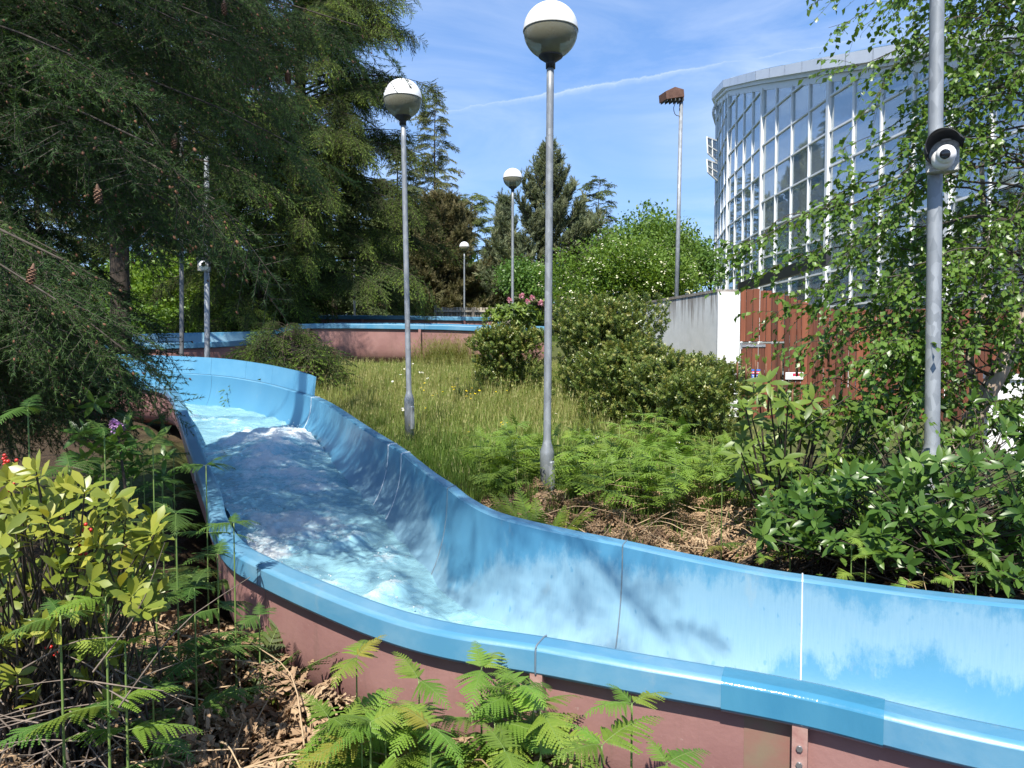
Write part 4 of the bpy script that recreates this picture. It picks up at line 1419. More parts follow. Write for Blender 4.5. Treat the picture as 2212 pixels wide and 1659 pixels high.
def spray(L, nside, seed, nl=.026, nw=.0024, dens=420, sag=0.12, budm=None):
    """flat fan of needled shoots"""
    r = np.random.default_rng(seed)
    ps = [shoot(L, int(L * dens), nl, nw, r)]
    for k in range(nside):
        f = 0.12 + 0.75 * k / nside
        l = L * (0.55 - 0.35 * f) * r.uniform(.8, 1.2)
        sgn = 1 if k % 2 else -1
        a = math.radians(r.uniform(42, 62)) * sgn
        d = np.array([math.cos(a), math.sin(a), r.normal(-.08, .12)])
        ps.append(xform(shoot(l, int(l * dens * 1.1), nl, nw, r), frames([d])[0], (f * L, 0, 0)))
        if budm is not None and r.random() < .12:
            sv, sf = sphere((0, 0, 0), 1, 5, 3)
            e = unit(d) * l + np.array([f * L, 0, 0])
            ps.append((sv * [.012, .006, .006] + e, remat(sf, budm), 0.0))
    tp = merge(ps)
    V = tp[0].copy()
    V[:, 2] -= sag * (V[:, 0] / L) ** 2 * L
    return V, tp[1], tp[2]


def bough(L, nside, seed, nl=.05, nw=.012, dens=60, sag=.25, flat=.4):
    """coarser conifer bough for trees farther off"""
    r = np.random.default_rng(seed)
    ps = [shoot(L, int(L * dens), nl, nw, r, 50, flat, .005)]
    for k in range(nside):
        f = 0.1 + 0.8 * k / nside
        l = L * (0.55 - 0.35 * f) * r.uniform(.75, 1.25)
        a = math.radians(r.uniform(40, 65)) * (1 if k % 2 else -1)
        d = np.array([math.cos(a), math.sin(a), r.normal(-.15, .15)])
        ps.append(xform(shoot(l, max(5, int(l * dens * 1.2)), nl, nw, r, 50, flat, .004), frames([d])[0], (f * L, 0, 0)))
    tp = merge(ps)
    V = tp[0].copy(); V[:, 2] -= sag * (V[:, 0] / L) ** 2 * L
    # younger growth at the ends is lighter
    return V, tp[1], tp[2] + 0.25 * np.clip(V[:, 0] / L - .55, 0, 1)


def leaf(L, w, shape='ovate', fold=.18, curl=.12, seg=3):
    """a folded leaf blade: 2 x seg quads/tris"""
    xs = np.linspace(0, 1, seg + 2)
    if shape == 'ovate':
        ws = np.sin(np.pi * xs ** 0.75) ** .9
    elif shape == 'lance':
        ws = np.sin(np.pi * xs ** 0.9) ** .8
    elif shape == 'obovate':
        ws = np.sin(np.pi * xs ** 1.35) ** .8
    else:
        ws = np.sin(np.pi * xs)
    ws[0] = ws[-1] = 0
    V = []
    for x, k in zip(xs, ws):
        z = -curl * L * x ** 2
        V.append([x * L, 0, z])
        V.append([x * L, k * w / 2, z + fold * k * w / 2]); V.append([x * L, -k * w / 2, z + fold * k * w / 2])
    V = np.array(V)
    Fq = []; Ft = []
    for i in range(seg + 1):
        a, b = 3 * i, 3 * i + 3
        if i == 0:
            Ft += [[a, b, b + 1], [a, b + 2, b]]
        elif i == seg:
            Ft += [[a, b, a + 1], [a, a + 2, b]]
        else:
            Fq += [[a, b, b + 1, a + 1], [a, a + 2, b + 2, b]]
    fs = [(np.array(Ft), 0, True)]
    if Fq: fs.append((np.array(Fq), 0, True))
    return V, fs, np.zeros(len(V))


def rosette(n, L, w, shape, seed, spread=50, upr=0.3, jitter=.2, seg=2):
    """leaves round a shoot tip; axis +x"""
    r = np.random.default_rng(seed)
    ps = []
    lf = leaf(L, w, shape, seg=seg)
    for k in range(n):
        th = k * 2.4 + r.normal(0, jitter)
        a = math.radians(spread + r.normal(0, 10) - 18 * (k / n))
        d = np.array([math.cos(a), math.sin(a) * math.cos(th), math.sin(a) * math.sin(th)])
        up = np.array([math.sin(a), -math.cos(a) * math.cos(th), -math.cos(a) * math.sin(th)])
        s = r.uniform(.75, 1.1)
        ps.append(xform((lf[0] * s, lf[1], r.normal(0, .12)), frames([d], [up])[0], (-.01 * (n - k) * L * 8 / n, 0, 0)))
    return merge(ps)


def frond(L, npairs, pl, npin, seed, shape='bracken', droop=.25, stem=.1, lift=0.0, curl=True):
    """fern frond with pinnae cut into pinnules, lying along +x"""
    r = np.random.default_rng(seed)
    Q, ps = [], []
    V = []; R = []
    xs = stem + (1 - stem) * (np.arange(npairs) / npairs) ** .92
    for i in range(npairs):
        f = i / npairs
        if shape == 'bracken':
            l = pl * (1 - f) ** .85 * (0.9 + .1 * math.sin(7 * f)) + .012
        else:
            l = pl * math.sin(math.pi * min(1, (f * .86 + .12))) ** .75
        for sgn in (-1, 1):
            ang = math.radians(r.uniform(62, 74) - 18 * f)
            d = np.array([math.cos(ang), sgn * math.sin(ang), r.normal(-.12, .1)])
            d /= np.linalg.norm(d)
            ll = l * r.uniform(.88, 1.08)
            nrm_ = unit(np.cross(d, [1, 0, 0]) * sgn * -1); 
            e = unit(np.cross(nrm_, d))
            m_ = max(3, int(npin * ll / pl))
            base = np.array([xs[i] * L, 0, 0])
            for j in range(m_):
                g = (j + .5) / m_
                pw = ll * .135 * (1 - g) ** .6 + .004
                c = base + d * ll * g; c = c + np.array([0, 0, -.22 * ll * g * g])
                hw = ll / m_ * .62
                for sd2 in (-1, 1):
                    t = unit(e * sd2 + d * .35)
                    tip = c + t * pw + np.array([0, 0, -.25 * pw])
                    q = [c - d * hw, c + t * pw * .55 - d * hw * .9, tip, c + t * pw * .55 + d * hw * .8, c + d * hw]
                    n0 = len(V); V += q; R += [r.normal(0, .07)] * 5
                    Q.append([n0, n0 + 1, n0 + 2, n0 + 3, n0 + 4] if sd2 * sgn > 0 else [n0 + 4, n0 + 3, n0 + 2, n0 + 1, n0])
    V = np.array(V)
    rv, rf = tube(np.stack([np.linspace(0, L, 9), np.zeros(9), np.zeros(9)], 1), np.linspace(.0035, .0012, 9), 4, False)
    tp = merge([(V, [(np.array(Q), 0, False)], np.array(R)), (rv, remat(rf, 1), 0.0)])
    V = tp[0].copy()
    f = V[:, 0] / L
    V[:, 2] += lift * L * f - droop * L * f ** 2
    if curl:   # tip still unrolling
        k = np.clip(f - .86, 0, 1)
        V[:, 2] -= k * k * L * 2.2
    return V, tp[1], tp[2] + .15 * (f - .4)


# ------------------------------------------------------------------ conifers
def limb_tmpl(L, tmpl, mats, nspray, seed, up=.1, droop=.25, hang=.4, scale=(.75, 1.2), rnd0=.45, rad=None, start=.15, name='bough'):
    """mesh of one limb with its needled side twigs, along +x"""
    r = np.random.default_rng(seed)
    t = np.linspace(0, 1, 9)
    P = np.stack([L * t, r.normal(0, .015 * L, 9) * t, L * (up * t - droop * t * t)], 1)
    v, f = tube(P, np.linspace(rad or (.008 + .008 * L), .004, 9), 5, False)
    mb = MB(); mb.add(v, remat(f, 1))
    tt = np.clip(start + (1 - start) * (np.arange(nspray) + r.uniform(0, 1, nspray)) / nspray, 0, 1) ** .85
    tt[-1] = 1
    pos = np.stack([np.interp(tt, t, P[:, c]) for c in range(3)], 1)
    tan = unit(np.stack([np.interp(tt, t, np.gradient(P[:, c])) for c in range(3)], 1))
    sg = np.where(np.arange(nspray) % 2, 1, -1) * r.uniform(.2, 1.25, nspray); sg[-1] = 0
    hd = np.stack([tan[:, 0] * np.cos(sg) - tan[:, 1] * np.sin(sg), tan[:, 0] * np.sin(sg) + tan[:, 1] * np.cos(sg), tan[:, 2] - hang * r.uniform(.0, 1.3, nspray)], 1)
    pos = pos + unit(hd) * (r.uniform(0, .22, nspray) * L * (1 - .8 * tt))[:, None]
    Ms = frames(hd, None, r.normal(0, .45, nspray)) * r.uniform(*scale, nspray)[:, None, None]
    rn = np.clip(rnd0 + r.normal(0, .15, nspray), 0, 1)
    pick = r.integers(0, len(tmpl), nspray)
    for q, tp in enumerate(tmpl):
        m = pick == q
        mb.inst(tp, Ms[m], pos[m], rn[m])
    return mb.mesh(name, mats)


def put_limb(me, Lt, root, start, d, length, r, tint, name='bough'):
    o = bpy.data.objects.new(name, me)
    COL.objects.link(o); o.parent = root
    Mx = frames([d], None, np.array([r.normal(0, .15)]))[0]
    k = length / Lt
    mat = Matrix([[*(Mx[i] * (k if True else 1)), 0] for i in range(3)] + [[0, 0, 0, 1]])
    o.matrix_local = Matrix.Translation(Vector(start) - root.location) @ mat
    o.color = (*tint, 1)
    return o


class Kind:
    def __init__(self, lengths, tmpl, mats, per_m, seed, variants=2, **kw):
        self.lib = {}
        for i, L in enumerate(lengths):
            self.lib[L] = [limb_tmpl(L, tmpl, mats, max(5, int(per_m * L)), seed + 10 * i + v, **kw) for v in range(variants)]

    def get(self, L, r):
        k = min(self.lib, key=lambda q: abs(math.log(q / L)))
        return self.lib[k][int(r.integers(0, len(self.lib[k])))], k


def conifer(name, label, base, height, radius, zlow, kind, nlimb, seed, up=.0, trunk_r=.14, profile=1.0, group=None, tint=(1, 1, 1), upr=.6, azbias=None, vary=.14, cap=1.0):
    r = np.random.default_rng(seed)
    base = np.array(base, float)
    root = thing(name, tuple(base), label, 'tree', group)
    top = base + [0, 0, height]
    tz = np.linspace(0, 1, 12)
    TP = base + (top - base) * tz[:, None] + np.stack([.05 * np.sin(tz * 7), .05 * np.cos(tz * 5), 0 * tz], 1)
    v, f = tube(TP, np.interp(tz, [0, .04, .5, 1], [trunk_r * 1.25, trunk_r, trunk_r * .62, .012]), 12)
    MB().add(v, f).build('trunk', M['bark'], root)
    for k in range(nlimb):
        f = zlow + (1 - zlow) * ((k + r.uniform(0, 1)) / nlimb) ** .92
        rel = (f - zlow) / (1 - zlow)
        ln = radius * ((1 - rel) ** profile) * r.uniform(.68, 1.12) + .15
        a = k * 2.39996 + r.normal(0, .4)
        if azbias is not None and r.random() < .45: a = azbias + r.normal(0, .5)
        tz_ = up + upr * rel + r.normal(0, .06)
        d = np.array([math.cos(a), math.sin(a), tz_])
        me, L = kind.get(ln, r)
        g = 1 + r.normal(0, vary)
        put_limb(me, L, root, base + (top - base) * f, d, ln, r, tuple(np.array(tint) * g))
    return root


near_sprays = [spray(.42, 8, 100 + k, .028, .0042, 230, budm=2) for k in range(3)] + [spray(.30, 7, 110, .028, .0042, 230, budm=2)]
mid_boughs = [bough(.62, 14, 120 + k, .036, .013, 75, .35) for k in range(4)]
far_boughs = [bough(.7, 10, 130 + k, .10, .045, 26, .25) for k in range(3)]
pine_tufts = []
for k in range(3):
    r_ = np.random.default_rng(140 + k)
    ps = [shoot(.34, 34, .13, .022, r_, 34, 0, .010)]
    for j in range(5):
        a = r_.uniform(0, 6.28)
        d = np.array([.8, .55 * math.cos(a), .55 * math.sin(a)])
        ps.append(xform(shoot(.24, 22, .12, .020, r_, 36, 0, .008), frames([d])[0], (.05 * j, 0, 0)))
    pine_tufts.append(merge(ps))
K_near = Kind((1.4, 2.6, 4.2), near_sprays, [M['dfir'], M['bark_grey'], M['bud']], 15, 300, 3, up=.18, droop=.30, hang=.6, scale=(.75, 1.15), rnd0=.42, start=.2, rad=.016)
K_mid = Kind((.7, 1.5, 2.6, 3.6), mid_boughs, [M['spruce'], M['bark']], 11, 330, 3, up=.22, droop=.34, hang=.7, scale=(.75, 1.2), rnd0=.42)
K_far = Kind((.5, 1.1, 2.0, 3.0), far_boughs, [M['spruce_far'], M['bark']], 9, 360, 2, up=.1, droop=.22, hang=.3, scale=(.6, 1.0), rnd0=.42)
K_pine = Kind((.5, 1.0, 1.8), pine_tufts, [M['pine'], M['bark']], 14, 390, 2, up=.1, droop=-.25, hang=-.45, scale=(.8, 1.2), rnd0=.4)
K_brown = Kind((.5, 1.0, 1.8), pine_tufts, [M['pine_brown'], M['bark']], 15, 420, 2, up=.1, droop=-.1, hang=-.15, scale=(.8, 1.2), rnd0=.45)

# the near Douglas fir: stands left of the picture, its boughs hang into it
nf = thing('douglas_fir', (-4.9, 4.6, 0), 'near douglas fir hanging dark needled boughs with cones over the left side', 'tree')
MB().add(*tube(np.array([[-4.9, 4.6, -.2], [-4.9, 4.6, .3], [-4.87, 4.62, 4], [-4.8, 4.6, 9], [-4.8, 4.6, 15]]), [.42, .33, .28, .2, .03], 14)).build('trunk', M['bark'], nf)
tips = [(765, 66, 5.2, .25), (700, 50, 5.4, .5), (645, 318, 4.7, .7), (600, 215, 5.0, .6), (560, 130, 4.6, .6), (458, 425, 4.3, .8), (452, 500, 4.6, 1.0), (500, 330, 5.4, .8), (300, 305, 3.9, .6), (332, 840, 6.4, 1.3), (255, 770, 5.6, 1.2),
        (100, 560, 3.5, .6), (70, 650, 3.1, .4), (500, 60, 4.4, .5), (620, 25, 6, .5), (150, 120, 3.9, .5), (200, 480, 4.4, .8), (320, 700, 6.8, 1.2), (90, 780, 5.0, 1.0), (650, 190, 6.2, .8), (250, 600, 6.0, 1.0)]
r_ = np.random.default_rng(77)
for k in range(46):
    v_ = r_.uniform(0, 880)
    tips.append((r_.uniform(-60, 320 if v_ < 540 else (225 if v_ < 720 else 320)), v_, r_.uniform(4.0, 7.5), r_.uniform(.5, 1.2)))
for k in range(26):
    tips.append((r_.uniform(-40, 320), r_.uniform(770, 910), r_.uniform(5.2, 8.6), r_.uniform(.9, 1.5)))
for k in range(18):
    tips.append((r_.uniform(300, 610), r_.uniform(0, 330), r_.uniform(5.0, 7.6), r_.uniform(.5, .9)))
for k in range(8):
    tips.append((r_.uniform(300, 430), r_.uniform(330, 500), r_.uniform(5.5, 7.6), r_.uniform(.7, 1.1)))
AX = np.array([-4.85, 4.6])


def near_limb(tip, rise, tint):
    st = np.array([AX[0], AX[1] + r_.normal(0, .15), tip[2] + rise])
    d = tip - st
    ln = np.linalg.norm(d)
    if ln > 4.4:            # long limbs: a bare stretch near the trunk, needled outer part
        s2 = st + d * (1 - 4.2 / ln)
        v, f = tube(np.array([st, (st + s2) / 2 + [0, 0, .02], s2]), [.035, .025, .016], 6, False)
        MB().add(v, f).build('limb', M['bark_grey'], nf)
        st = s2; d = tip - st; ln = 4.2
    if ln < .8: return
    me, L = K_near.get(ln, r_)
    # the template sags below its axis: aim a little higher so that its tip lands on target
    d = d / ln; d[2] += .12; d = unit(d)
    put_limb(me, L, nf, st, d, ln, r_, (1 + r_.normal(0, .12),) * 3)


for (u, v, Y, rise) in tips:
    near_limb(W(u, v, Y), rise, 1)
for k in range(18):      # the rest of the crown, above the picture; it throws the dappled shade on the channel
    f = k / 18
    a = r_.uniform(-1.1, 1.2) if k % 4 else r_.uniform(1.3, 4.9)
    ln = 4.9 * (1 - f) ** .7 * r_.uniform(.7, 1.0)
    z = 4.8 + 8.5 * f
    near_limb(np.array([AX[0] + ln * math.cos(a), AX[1] + ln * math.sin(a), z]), .5, 1)


for (x, y, z) in [(-.9, 2.2, 5.2), (-.4, 1.6, 5.5), (.1, 1.1, 5.8), (-1.4, 1.3, 5.0), (.3, 2.0, 6.4), (-.6, .9, 6.2), (-1.6, 2.6, 4.8), (-.2, 2.8, 6.0), (.4, .6, 6.6), (-.1, .3, 5.4)]:
    near_limb(np.array([x, y, z]), 1.2, 1)


def cone_tmpl():
    ps = []
    for k in range(46):
        f = k / 46
        th = k * 2.39996
        rr = .019 * math.sin(math.pi * (f * .86 + .10)) ** .7
        z = -.08 * f
        d = np.array([math.cos(th), math.sin(th), -.55])
        lv, lf, _ = leaf(.022, .020, 'ovate', .1, .1, 1)
        ps.append((lv @ frames([d], [0, 0, 1])[0].T + np.array([math.cos(th) * rr * .5, math.sin(th) * rr * .5, z]), lf))
    ps.append(lathe([(.004, .02), (.010, 0), (.014, -.04), (.006, -.09)], 8))
    return merge(ps)


cm = MB(); ct = cone_tmpl(); cm.add(ct[0], ct[1]); cme = cm.mesh('cone', M['cone'])
for (u, v, Y) in [(211, 425, 3.4), (622, 172, 4.5), (72, 600, 3.0), (378, 310, 4.3), (484, 20, 4.4)]:
    o = bpy.data.objects.new('cone', cme); COL.objects.link(o); o.parent = nf
    o.location = Vector(W(u, v, Y) + [0, 0, .04]) - nf.location
    o.rotation_euler = (r_.normal(0, .15), r_.normal(0, .15), r_.uniform(0, 6)); o.scale = (.78,) * 3

# darker fir farther back, its boughs reaching right over the lamp
bx, by = W(655, 700, 21.6)[:2]
conifer('spruce_tree', 'tall dark spruce with yellow-green shoot tips behind the bend of the slide', (bx, by, 1.6), 18, 3.8, .10, K_mid, 270, 201, -.05, .20, .32, None, (1, 1, 1), .35, math.radians(-60))
bx, by = W(255, 700, 15.2)[:2]
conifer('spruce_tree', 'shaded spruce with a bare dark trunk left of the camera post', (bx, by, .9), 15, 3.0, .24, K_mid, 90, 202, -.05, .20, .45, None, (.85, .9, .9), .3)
bx, by = W(560, 700, 20.2)[:2]
conifer('spruce_tree', 'young spruce with boughs to the ground in front of the tall dark one', (bx, by, 1.5), 6.5, 1.9, .03, K_mid, 90, 205, -.02, .10, .55, None, (.95, 1, .9), .3)
bx, by = W(618, 760, 14.6)[:2]
conifer('spruce_sapling', 'low dark spruce sapling in front of the red channel end', (bx, by, .8), 1.35, 1.0, .10, K_mid, 34, 203, -.02, .04, .6, None, (.8, .9, .8), .4)

far = 'conifers beyond the channels'


def gz_(u, v, Y):
    p = W(u, v, Y); return (p[0], p[1], float(ground_z(p[0], p[1])) - .1)


def ht(u, vtop, Y):
    return W(u, vtop, Y)[2] - gz_(u, 700, Y)[2]


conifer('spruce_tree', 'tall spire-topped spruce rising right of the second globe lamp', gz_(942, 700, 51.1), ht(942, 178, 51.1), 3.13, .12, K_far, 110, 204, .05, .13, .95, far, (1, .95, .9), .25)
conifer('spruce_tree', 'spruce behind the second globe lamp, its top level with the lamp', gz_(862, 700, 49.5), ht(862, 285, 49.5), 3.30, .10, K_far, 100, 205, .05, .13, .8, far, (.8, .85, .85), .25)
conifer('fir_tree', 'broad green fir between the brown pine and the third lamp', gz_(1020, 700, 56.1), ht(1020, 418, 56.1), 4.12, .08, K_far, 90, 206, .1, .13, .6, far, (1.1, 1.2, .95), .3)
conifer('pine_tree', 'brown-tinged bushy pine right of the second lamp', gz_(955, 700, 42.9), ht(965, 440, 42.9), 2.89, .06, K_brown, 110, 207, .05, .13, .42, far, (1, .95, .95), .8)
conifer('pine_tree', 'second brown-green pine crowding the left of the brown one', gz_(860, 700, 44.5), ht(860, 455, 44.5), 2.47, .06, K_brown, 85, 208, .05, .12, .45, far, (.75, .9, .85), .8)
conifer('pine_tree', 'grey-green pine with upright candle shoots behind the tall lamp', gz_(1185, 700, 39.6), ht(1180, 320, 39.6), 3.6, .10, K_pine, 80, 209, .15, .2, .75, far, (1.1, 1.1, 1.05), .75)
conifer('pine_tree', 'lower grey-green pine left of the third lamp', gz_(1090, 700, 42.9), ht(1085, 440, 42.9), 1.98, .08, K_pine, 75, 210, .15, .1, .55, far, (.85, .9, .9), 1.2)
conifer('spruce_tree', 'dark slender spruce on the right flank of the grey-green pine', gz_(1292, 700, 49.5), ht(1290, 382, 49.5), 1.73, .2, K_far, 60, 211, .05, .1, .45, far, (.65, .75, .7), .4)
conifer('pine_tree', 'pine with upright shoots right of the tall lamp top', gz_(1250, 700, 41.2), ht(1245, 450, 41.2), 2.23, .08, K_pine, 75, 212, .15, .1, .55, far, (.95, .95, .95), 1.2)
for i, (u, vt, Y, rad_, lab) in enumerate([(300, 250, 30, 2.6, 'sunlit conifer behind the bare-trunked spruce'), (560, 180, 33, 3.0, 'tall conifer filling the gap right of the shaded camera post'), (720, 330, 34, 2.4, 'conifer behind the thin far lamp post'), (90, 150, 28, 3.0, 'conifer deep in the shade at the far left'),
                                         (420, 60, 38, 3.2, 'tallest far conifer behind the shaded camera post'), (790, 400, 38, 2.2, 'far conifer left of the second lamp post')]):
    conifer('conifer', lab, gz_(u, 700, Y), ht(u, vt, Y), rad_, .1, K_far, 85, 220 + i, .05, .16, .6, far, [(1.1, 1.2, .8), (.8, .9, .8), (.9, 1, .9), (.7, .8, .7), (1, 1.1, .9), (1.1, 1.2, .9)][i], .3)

# ------------------------------------------------------------------ broadleaf trees and bushes
def blob_points(n, c, rad, r, shell=.55, lumps=9, squash=0.0):
    """points through a lumpy crown, denser towards the outside; returns points and outward directions"""
    c = np.asarray(c, float); rad = np.asarray(rad, float)
    lc = unit(r.normal(0, 1, (lumps, 3))) * r.uniform(.35, .75, (lumps, 1)); lc[:, 2] = np.abs(lc[:, 2]) * .8 - .15
    lr = r.uniform(.32, .58, lumps)
    k = r.integers(0, lumps, n)
    d = unit(r.normal(0, 1, (n, 3)))
    rr = lr[k] * (shell + (1 - shell) * r.uniform(0, 1, n)) ** .6
    p = lc[k] + d * rr[:, None]
    return c + p * rad, unit(p / rad + d * .6)


def blob_bush(name, label, c, rad, tmpl, mats, n, seed, cat='shrub', group=None, rnd0=.5, scale=(.8, 1.2), outw=.7, upw=.4, lumps=10, shell=.45, tint=(1, 1, 1), stems=5, stem_mat='bark', zmin=None, part='foliage', base=None, skirt=0.0):
    r = np.random.default_rng(seed)
    c = np.asarray(c, float)
    gz0 = float(ground_z(c[0], c[1])) if base is None else base
    root = thing(name, (c[0], c[1], gz0), label, cat, group)
    P, O = blob_points(n, c, rad, r, shell, lumps)
    if skirt:      # foliage right down to the ground
        k_ = r.random(n) < skirt
        P[k_, 2] = gz0 + (P[k_, 2] - gz0) * r.uniform(.05, .8, k_.sum())
    if zmin is None: zmin = gz0 + .02
    ok = P[:, 2] > zmin
    P, O = P[ok], O[ok]
    d = unit(O * outw + [0, 0, upw] + r.normal(0, .45, P.shape))
    Ms = frames(d, None, r.uniform(-1, 1, len(P))) * r.uniform(*scale, len(P))[:, None, None]
    hgt = (P[:, 2] - c[2]) / rad[2]
    rn = np.clip(rnd0 + r.normal(0, .17, len(P)), 0, 1)
    mb = MB(); pick = r.integers(0, len(tmpl), len(P))
    for q, tp in enumerate(tmpl):
        m = pick == q
        mb.inst(tp, Ms[m], P[m], rn[m])
    o = mb.build(part, mats, root)
    o.color = (*tint, 1)
    ps = []
    for k in range(stems):
        e = P[r.integers(0, len(P))] * .8 + c * .2
        b0 = np.array([c[0] + r.normal(0, .08 * rad[0]), c[1] + r.normal(0, .08 * rad[1]), gz0 - .05])
        mid_ = (b0 + e) / 2 + np.array([0, 0, .1 * rad[2]])
        ps.append(tube(catmull(np.array([b0, mid_, e]), 8), np.linspace(.016, .006, 8) * max(1, rad[2]), 5, False))
    if ps:
        t_ = merge(ps)
        MB().add(t_[0], t_[1]).build('stems', M[stem_mat], root)
    return root, P, O


def cluster(n, L, w, spread, seed, shape='ovate', seg=1):
    """a small clump of leaves for crowns farther off"""
    r = np.random.default_rng(seed)
    ps = []
    lf = leaf(L, w, shape, seg=seg)
    for k in range(n):
        d = unit(r.normal(0, 1, 3) + [.5, 0, .2])
        ps.append(xform((lf[0] * r.uniform(.7, 1.2), lf[1], r.normal(0, .1)), frames([d], None, np.array([r.uniform(-1, 1)]))[0], r.normal(0, spread, 3)))
    return merge(ps)


far_leaf = [cluster(9, .13, .085, .16, 500 + k) for k in range(3)]
mid_leaf = [cluster(8, .075, .045, .09, 510 + k) for k in range(3)]


def broadleaf(label, u, vc, Y, rx, rz, seed, mat, n, tint=(1, 1, 1), group='broadleaf trees behind the channels', name='broadleaf_tree', lumps=14, tm=None):
    c = W(u, vc, Y)
    r = np.random.default_rng(seed)
    root, P, O = blob_bush(name, label, c, (rx, rx, rz), tm or far_leaf, [M[mat]], n, seed, 'tree', group, .5, (.7, 1.25), .8, .3, lumps, .3, tint, 0, part='crown')
    gz0 = root.location[2]
    ps = [tube(np.array([[c[0], c[1], gz0 - .2], [c[0] + .05, c[1], (gz0 + c[2]) / 2], c]), [.10, .08, .04], 8, False)]
    for k in range(9):
        e = P[r.integers(0, len(P))]
        s_ = np.array([c[0], c[1], gz0 + (c[2] - gz0) * r.uniform(.45, .95)])
        ps.append(tube(catmull(np.array([s_, (s_ + e) / 2 + [0, 0, .15], e]), 7), np.linspace(.035, .01, 7), 5, False))
    t_ = merge(ps)
    MB().add(t_[0], t_[1]).build('trunk', M['bark'], root)
    return root


broadleaf('rounded fresh green tree between the pine and the glass building', 1405, 545, 29, 2.3, 2.2, 601, 'lime', 1500, (1, 1, 1))
broadleaf('smaller green tree crown just left of the glass building edge', 1490, 575, 31, 1.3, 1.4, 602, 'mid_green', 700, (1, 1.05, 1))
broadleaf('light green bushy tree left of the brown pine', 840, 630, 44, 1.8, 2.1, 603, 'lime', 700, (1, 1.1, .9))
broadleaf('small green tree between the brown pine and the fence', 1050, 615, 46, 2.2, 2.1, 604, 'mid_green', 800, (1.1, 1.15, 1))
broadleaf('green tree at the foot of the grey-green pine', 1135, 605, 30, 1.3, 1.2, 605, 'mid_green', 600, (1, 1.05, 1))
broadleaf('sunlit yellow-green tree seen under the spruce boughs', 430, 620, 24, 2.2, 1.5, 606, 'lime', 1100, (1.25, 1.2, .8))
broadleaf('yellow-green tree behind the far left channel', 310, 640, 26, 1.9, 1.3, 607, 'lime', 900, (1.3, 1.2, .8))
broadleaf('pale green tree between the spruce and the thin far lamp', 560, 640, 27, 1.9, 1.5, 608, 'lime', 900, (1.1, 1.1, .85))
broadleaf('green tree beside the thin far lamp post', 735, 625, 46, 2.4, 2.1, 609, 'mid_green', 800, (1, 1, .9))
broadleaf('dark leafed tree beyond the green ones by the building', 1535, 575, 40, 1.6, 1.3, 610, 'mid_green', 500, (.45, .45, .5))
for lab, u, v, Y, rx, rz, sd_, tn in [('leafy hedge shrub behind the far left channel', 330, 700, 20.5, 1.5, .7, 611, (1.1, 1.1, .8)), ('leafy hedge shrub behind the shaded camera post', 470, 700, 21.5, 1.5, .75, 612, (1.0, 1.1, .8)), ('leafy hedge shrub where the two red channels part', 590, 690, 22.5, 1.2, .8, 613, (.8, .95, .7)), ('leafy hedge shrub at the foot of the bare trunk', 200, 700, 20, 1.5, .8, 614, (.8, .9, .7))]:
    blob_bush('hedge_shrub', lab, W(u, v, Y), (rx, 1.0, rz), far_leaf, [M['lime']], 420, sd_, 'shrub', 'hedge shrubs behind the far left channel', .5, (.6, 1.1), .8, .3, 10, .3, tn, 3, skirt=.3)
# distant wood closing the view
r_ = np.random.default_rng(61)
mb = MB()
big_leaf = [cluster(10, .34, .22, .45, 520 + k) for k in range(3)]
for k in range(34):
    x = -48 + k * 2.9 + r_.normal(0, .6); y = 58 + r_.normal(0, 5)
    if x > 8: y += 20
    z = float(ground_z(np.array(x), np.array(y), False)) + r_.uniform(2.0, 4.0)
    if x > 3: z -= 1.8
    P, O = blob_points(115, (x, y, z), (3.0, 2.4, r_.uniform(3.2, 6.0) if x < -8 else r_.uniform(2.0, 3.0)), r_, .4, 9)
    d = unit(O + r_.normal(0, .5, P.shape))
    mb.inst(big_leaf[k % 3], frames(d) * r_.uniform(1.2, 1.9, len(P))[:, None, None], P, np.clip(r_.uniform(.1, .8) + r_.normal(0, .15, len(P)), 0, 1))
tag(mb.build('distant_wood', [M['mid_green']]), 'mass of green woodland closing the view behind the trees', 'woodland', kind='stuff')

# cream-flowered dogwood above the concrete wall
dog = [cluster(9, .085, .045, .10, 530 + k, 'ovate', 1) for k in range(3)]
droot, P, O = blob_bush('dogwood_shrub', 'large dogwood shrub dotted with cream blossom above the concrete wall', W(1350, 612, 18.3), (2.1, 1.3, 1.45), dog, [M['lime']], 3400, 620, 'shrub', None, .5, (.8, 1.25), .6, .5, 16, .3, (1.15, 1.1, .9), 14, 'bark_red' if 'bark_red' in M else 'bark', zmin=1.5)
fl = MB(); r_ = np.random.default_rng(62)
disc = leaf(.05, .05, 'round', 0, 0, 1)
sel = np.where((O[:, 1] < .25) | (O[:, 2] > .3))[0]
sel = r_.choice(sel, 420, False)
for q in range(4):
    PP = P[sel] + O[sel] * .13 + r_.normal(0, .03, (len(sel), 3))
    dd_ = unit(r_.normal(0, 1, PP.shape) * [1, 1, .25])
    fl.inst(disc, frames(dd_, O[sel] * .5 + [0, -.35, .8]) * r_.uniform(.6, 1.2, len(sel))[:, None, None], PP, r_.uniform(0, 1, len(sel)))
tag(fl.build('blossom', [M['cream']], droot), kind='stuff')

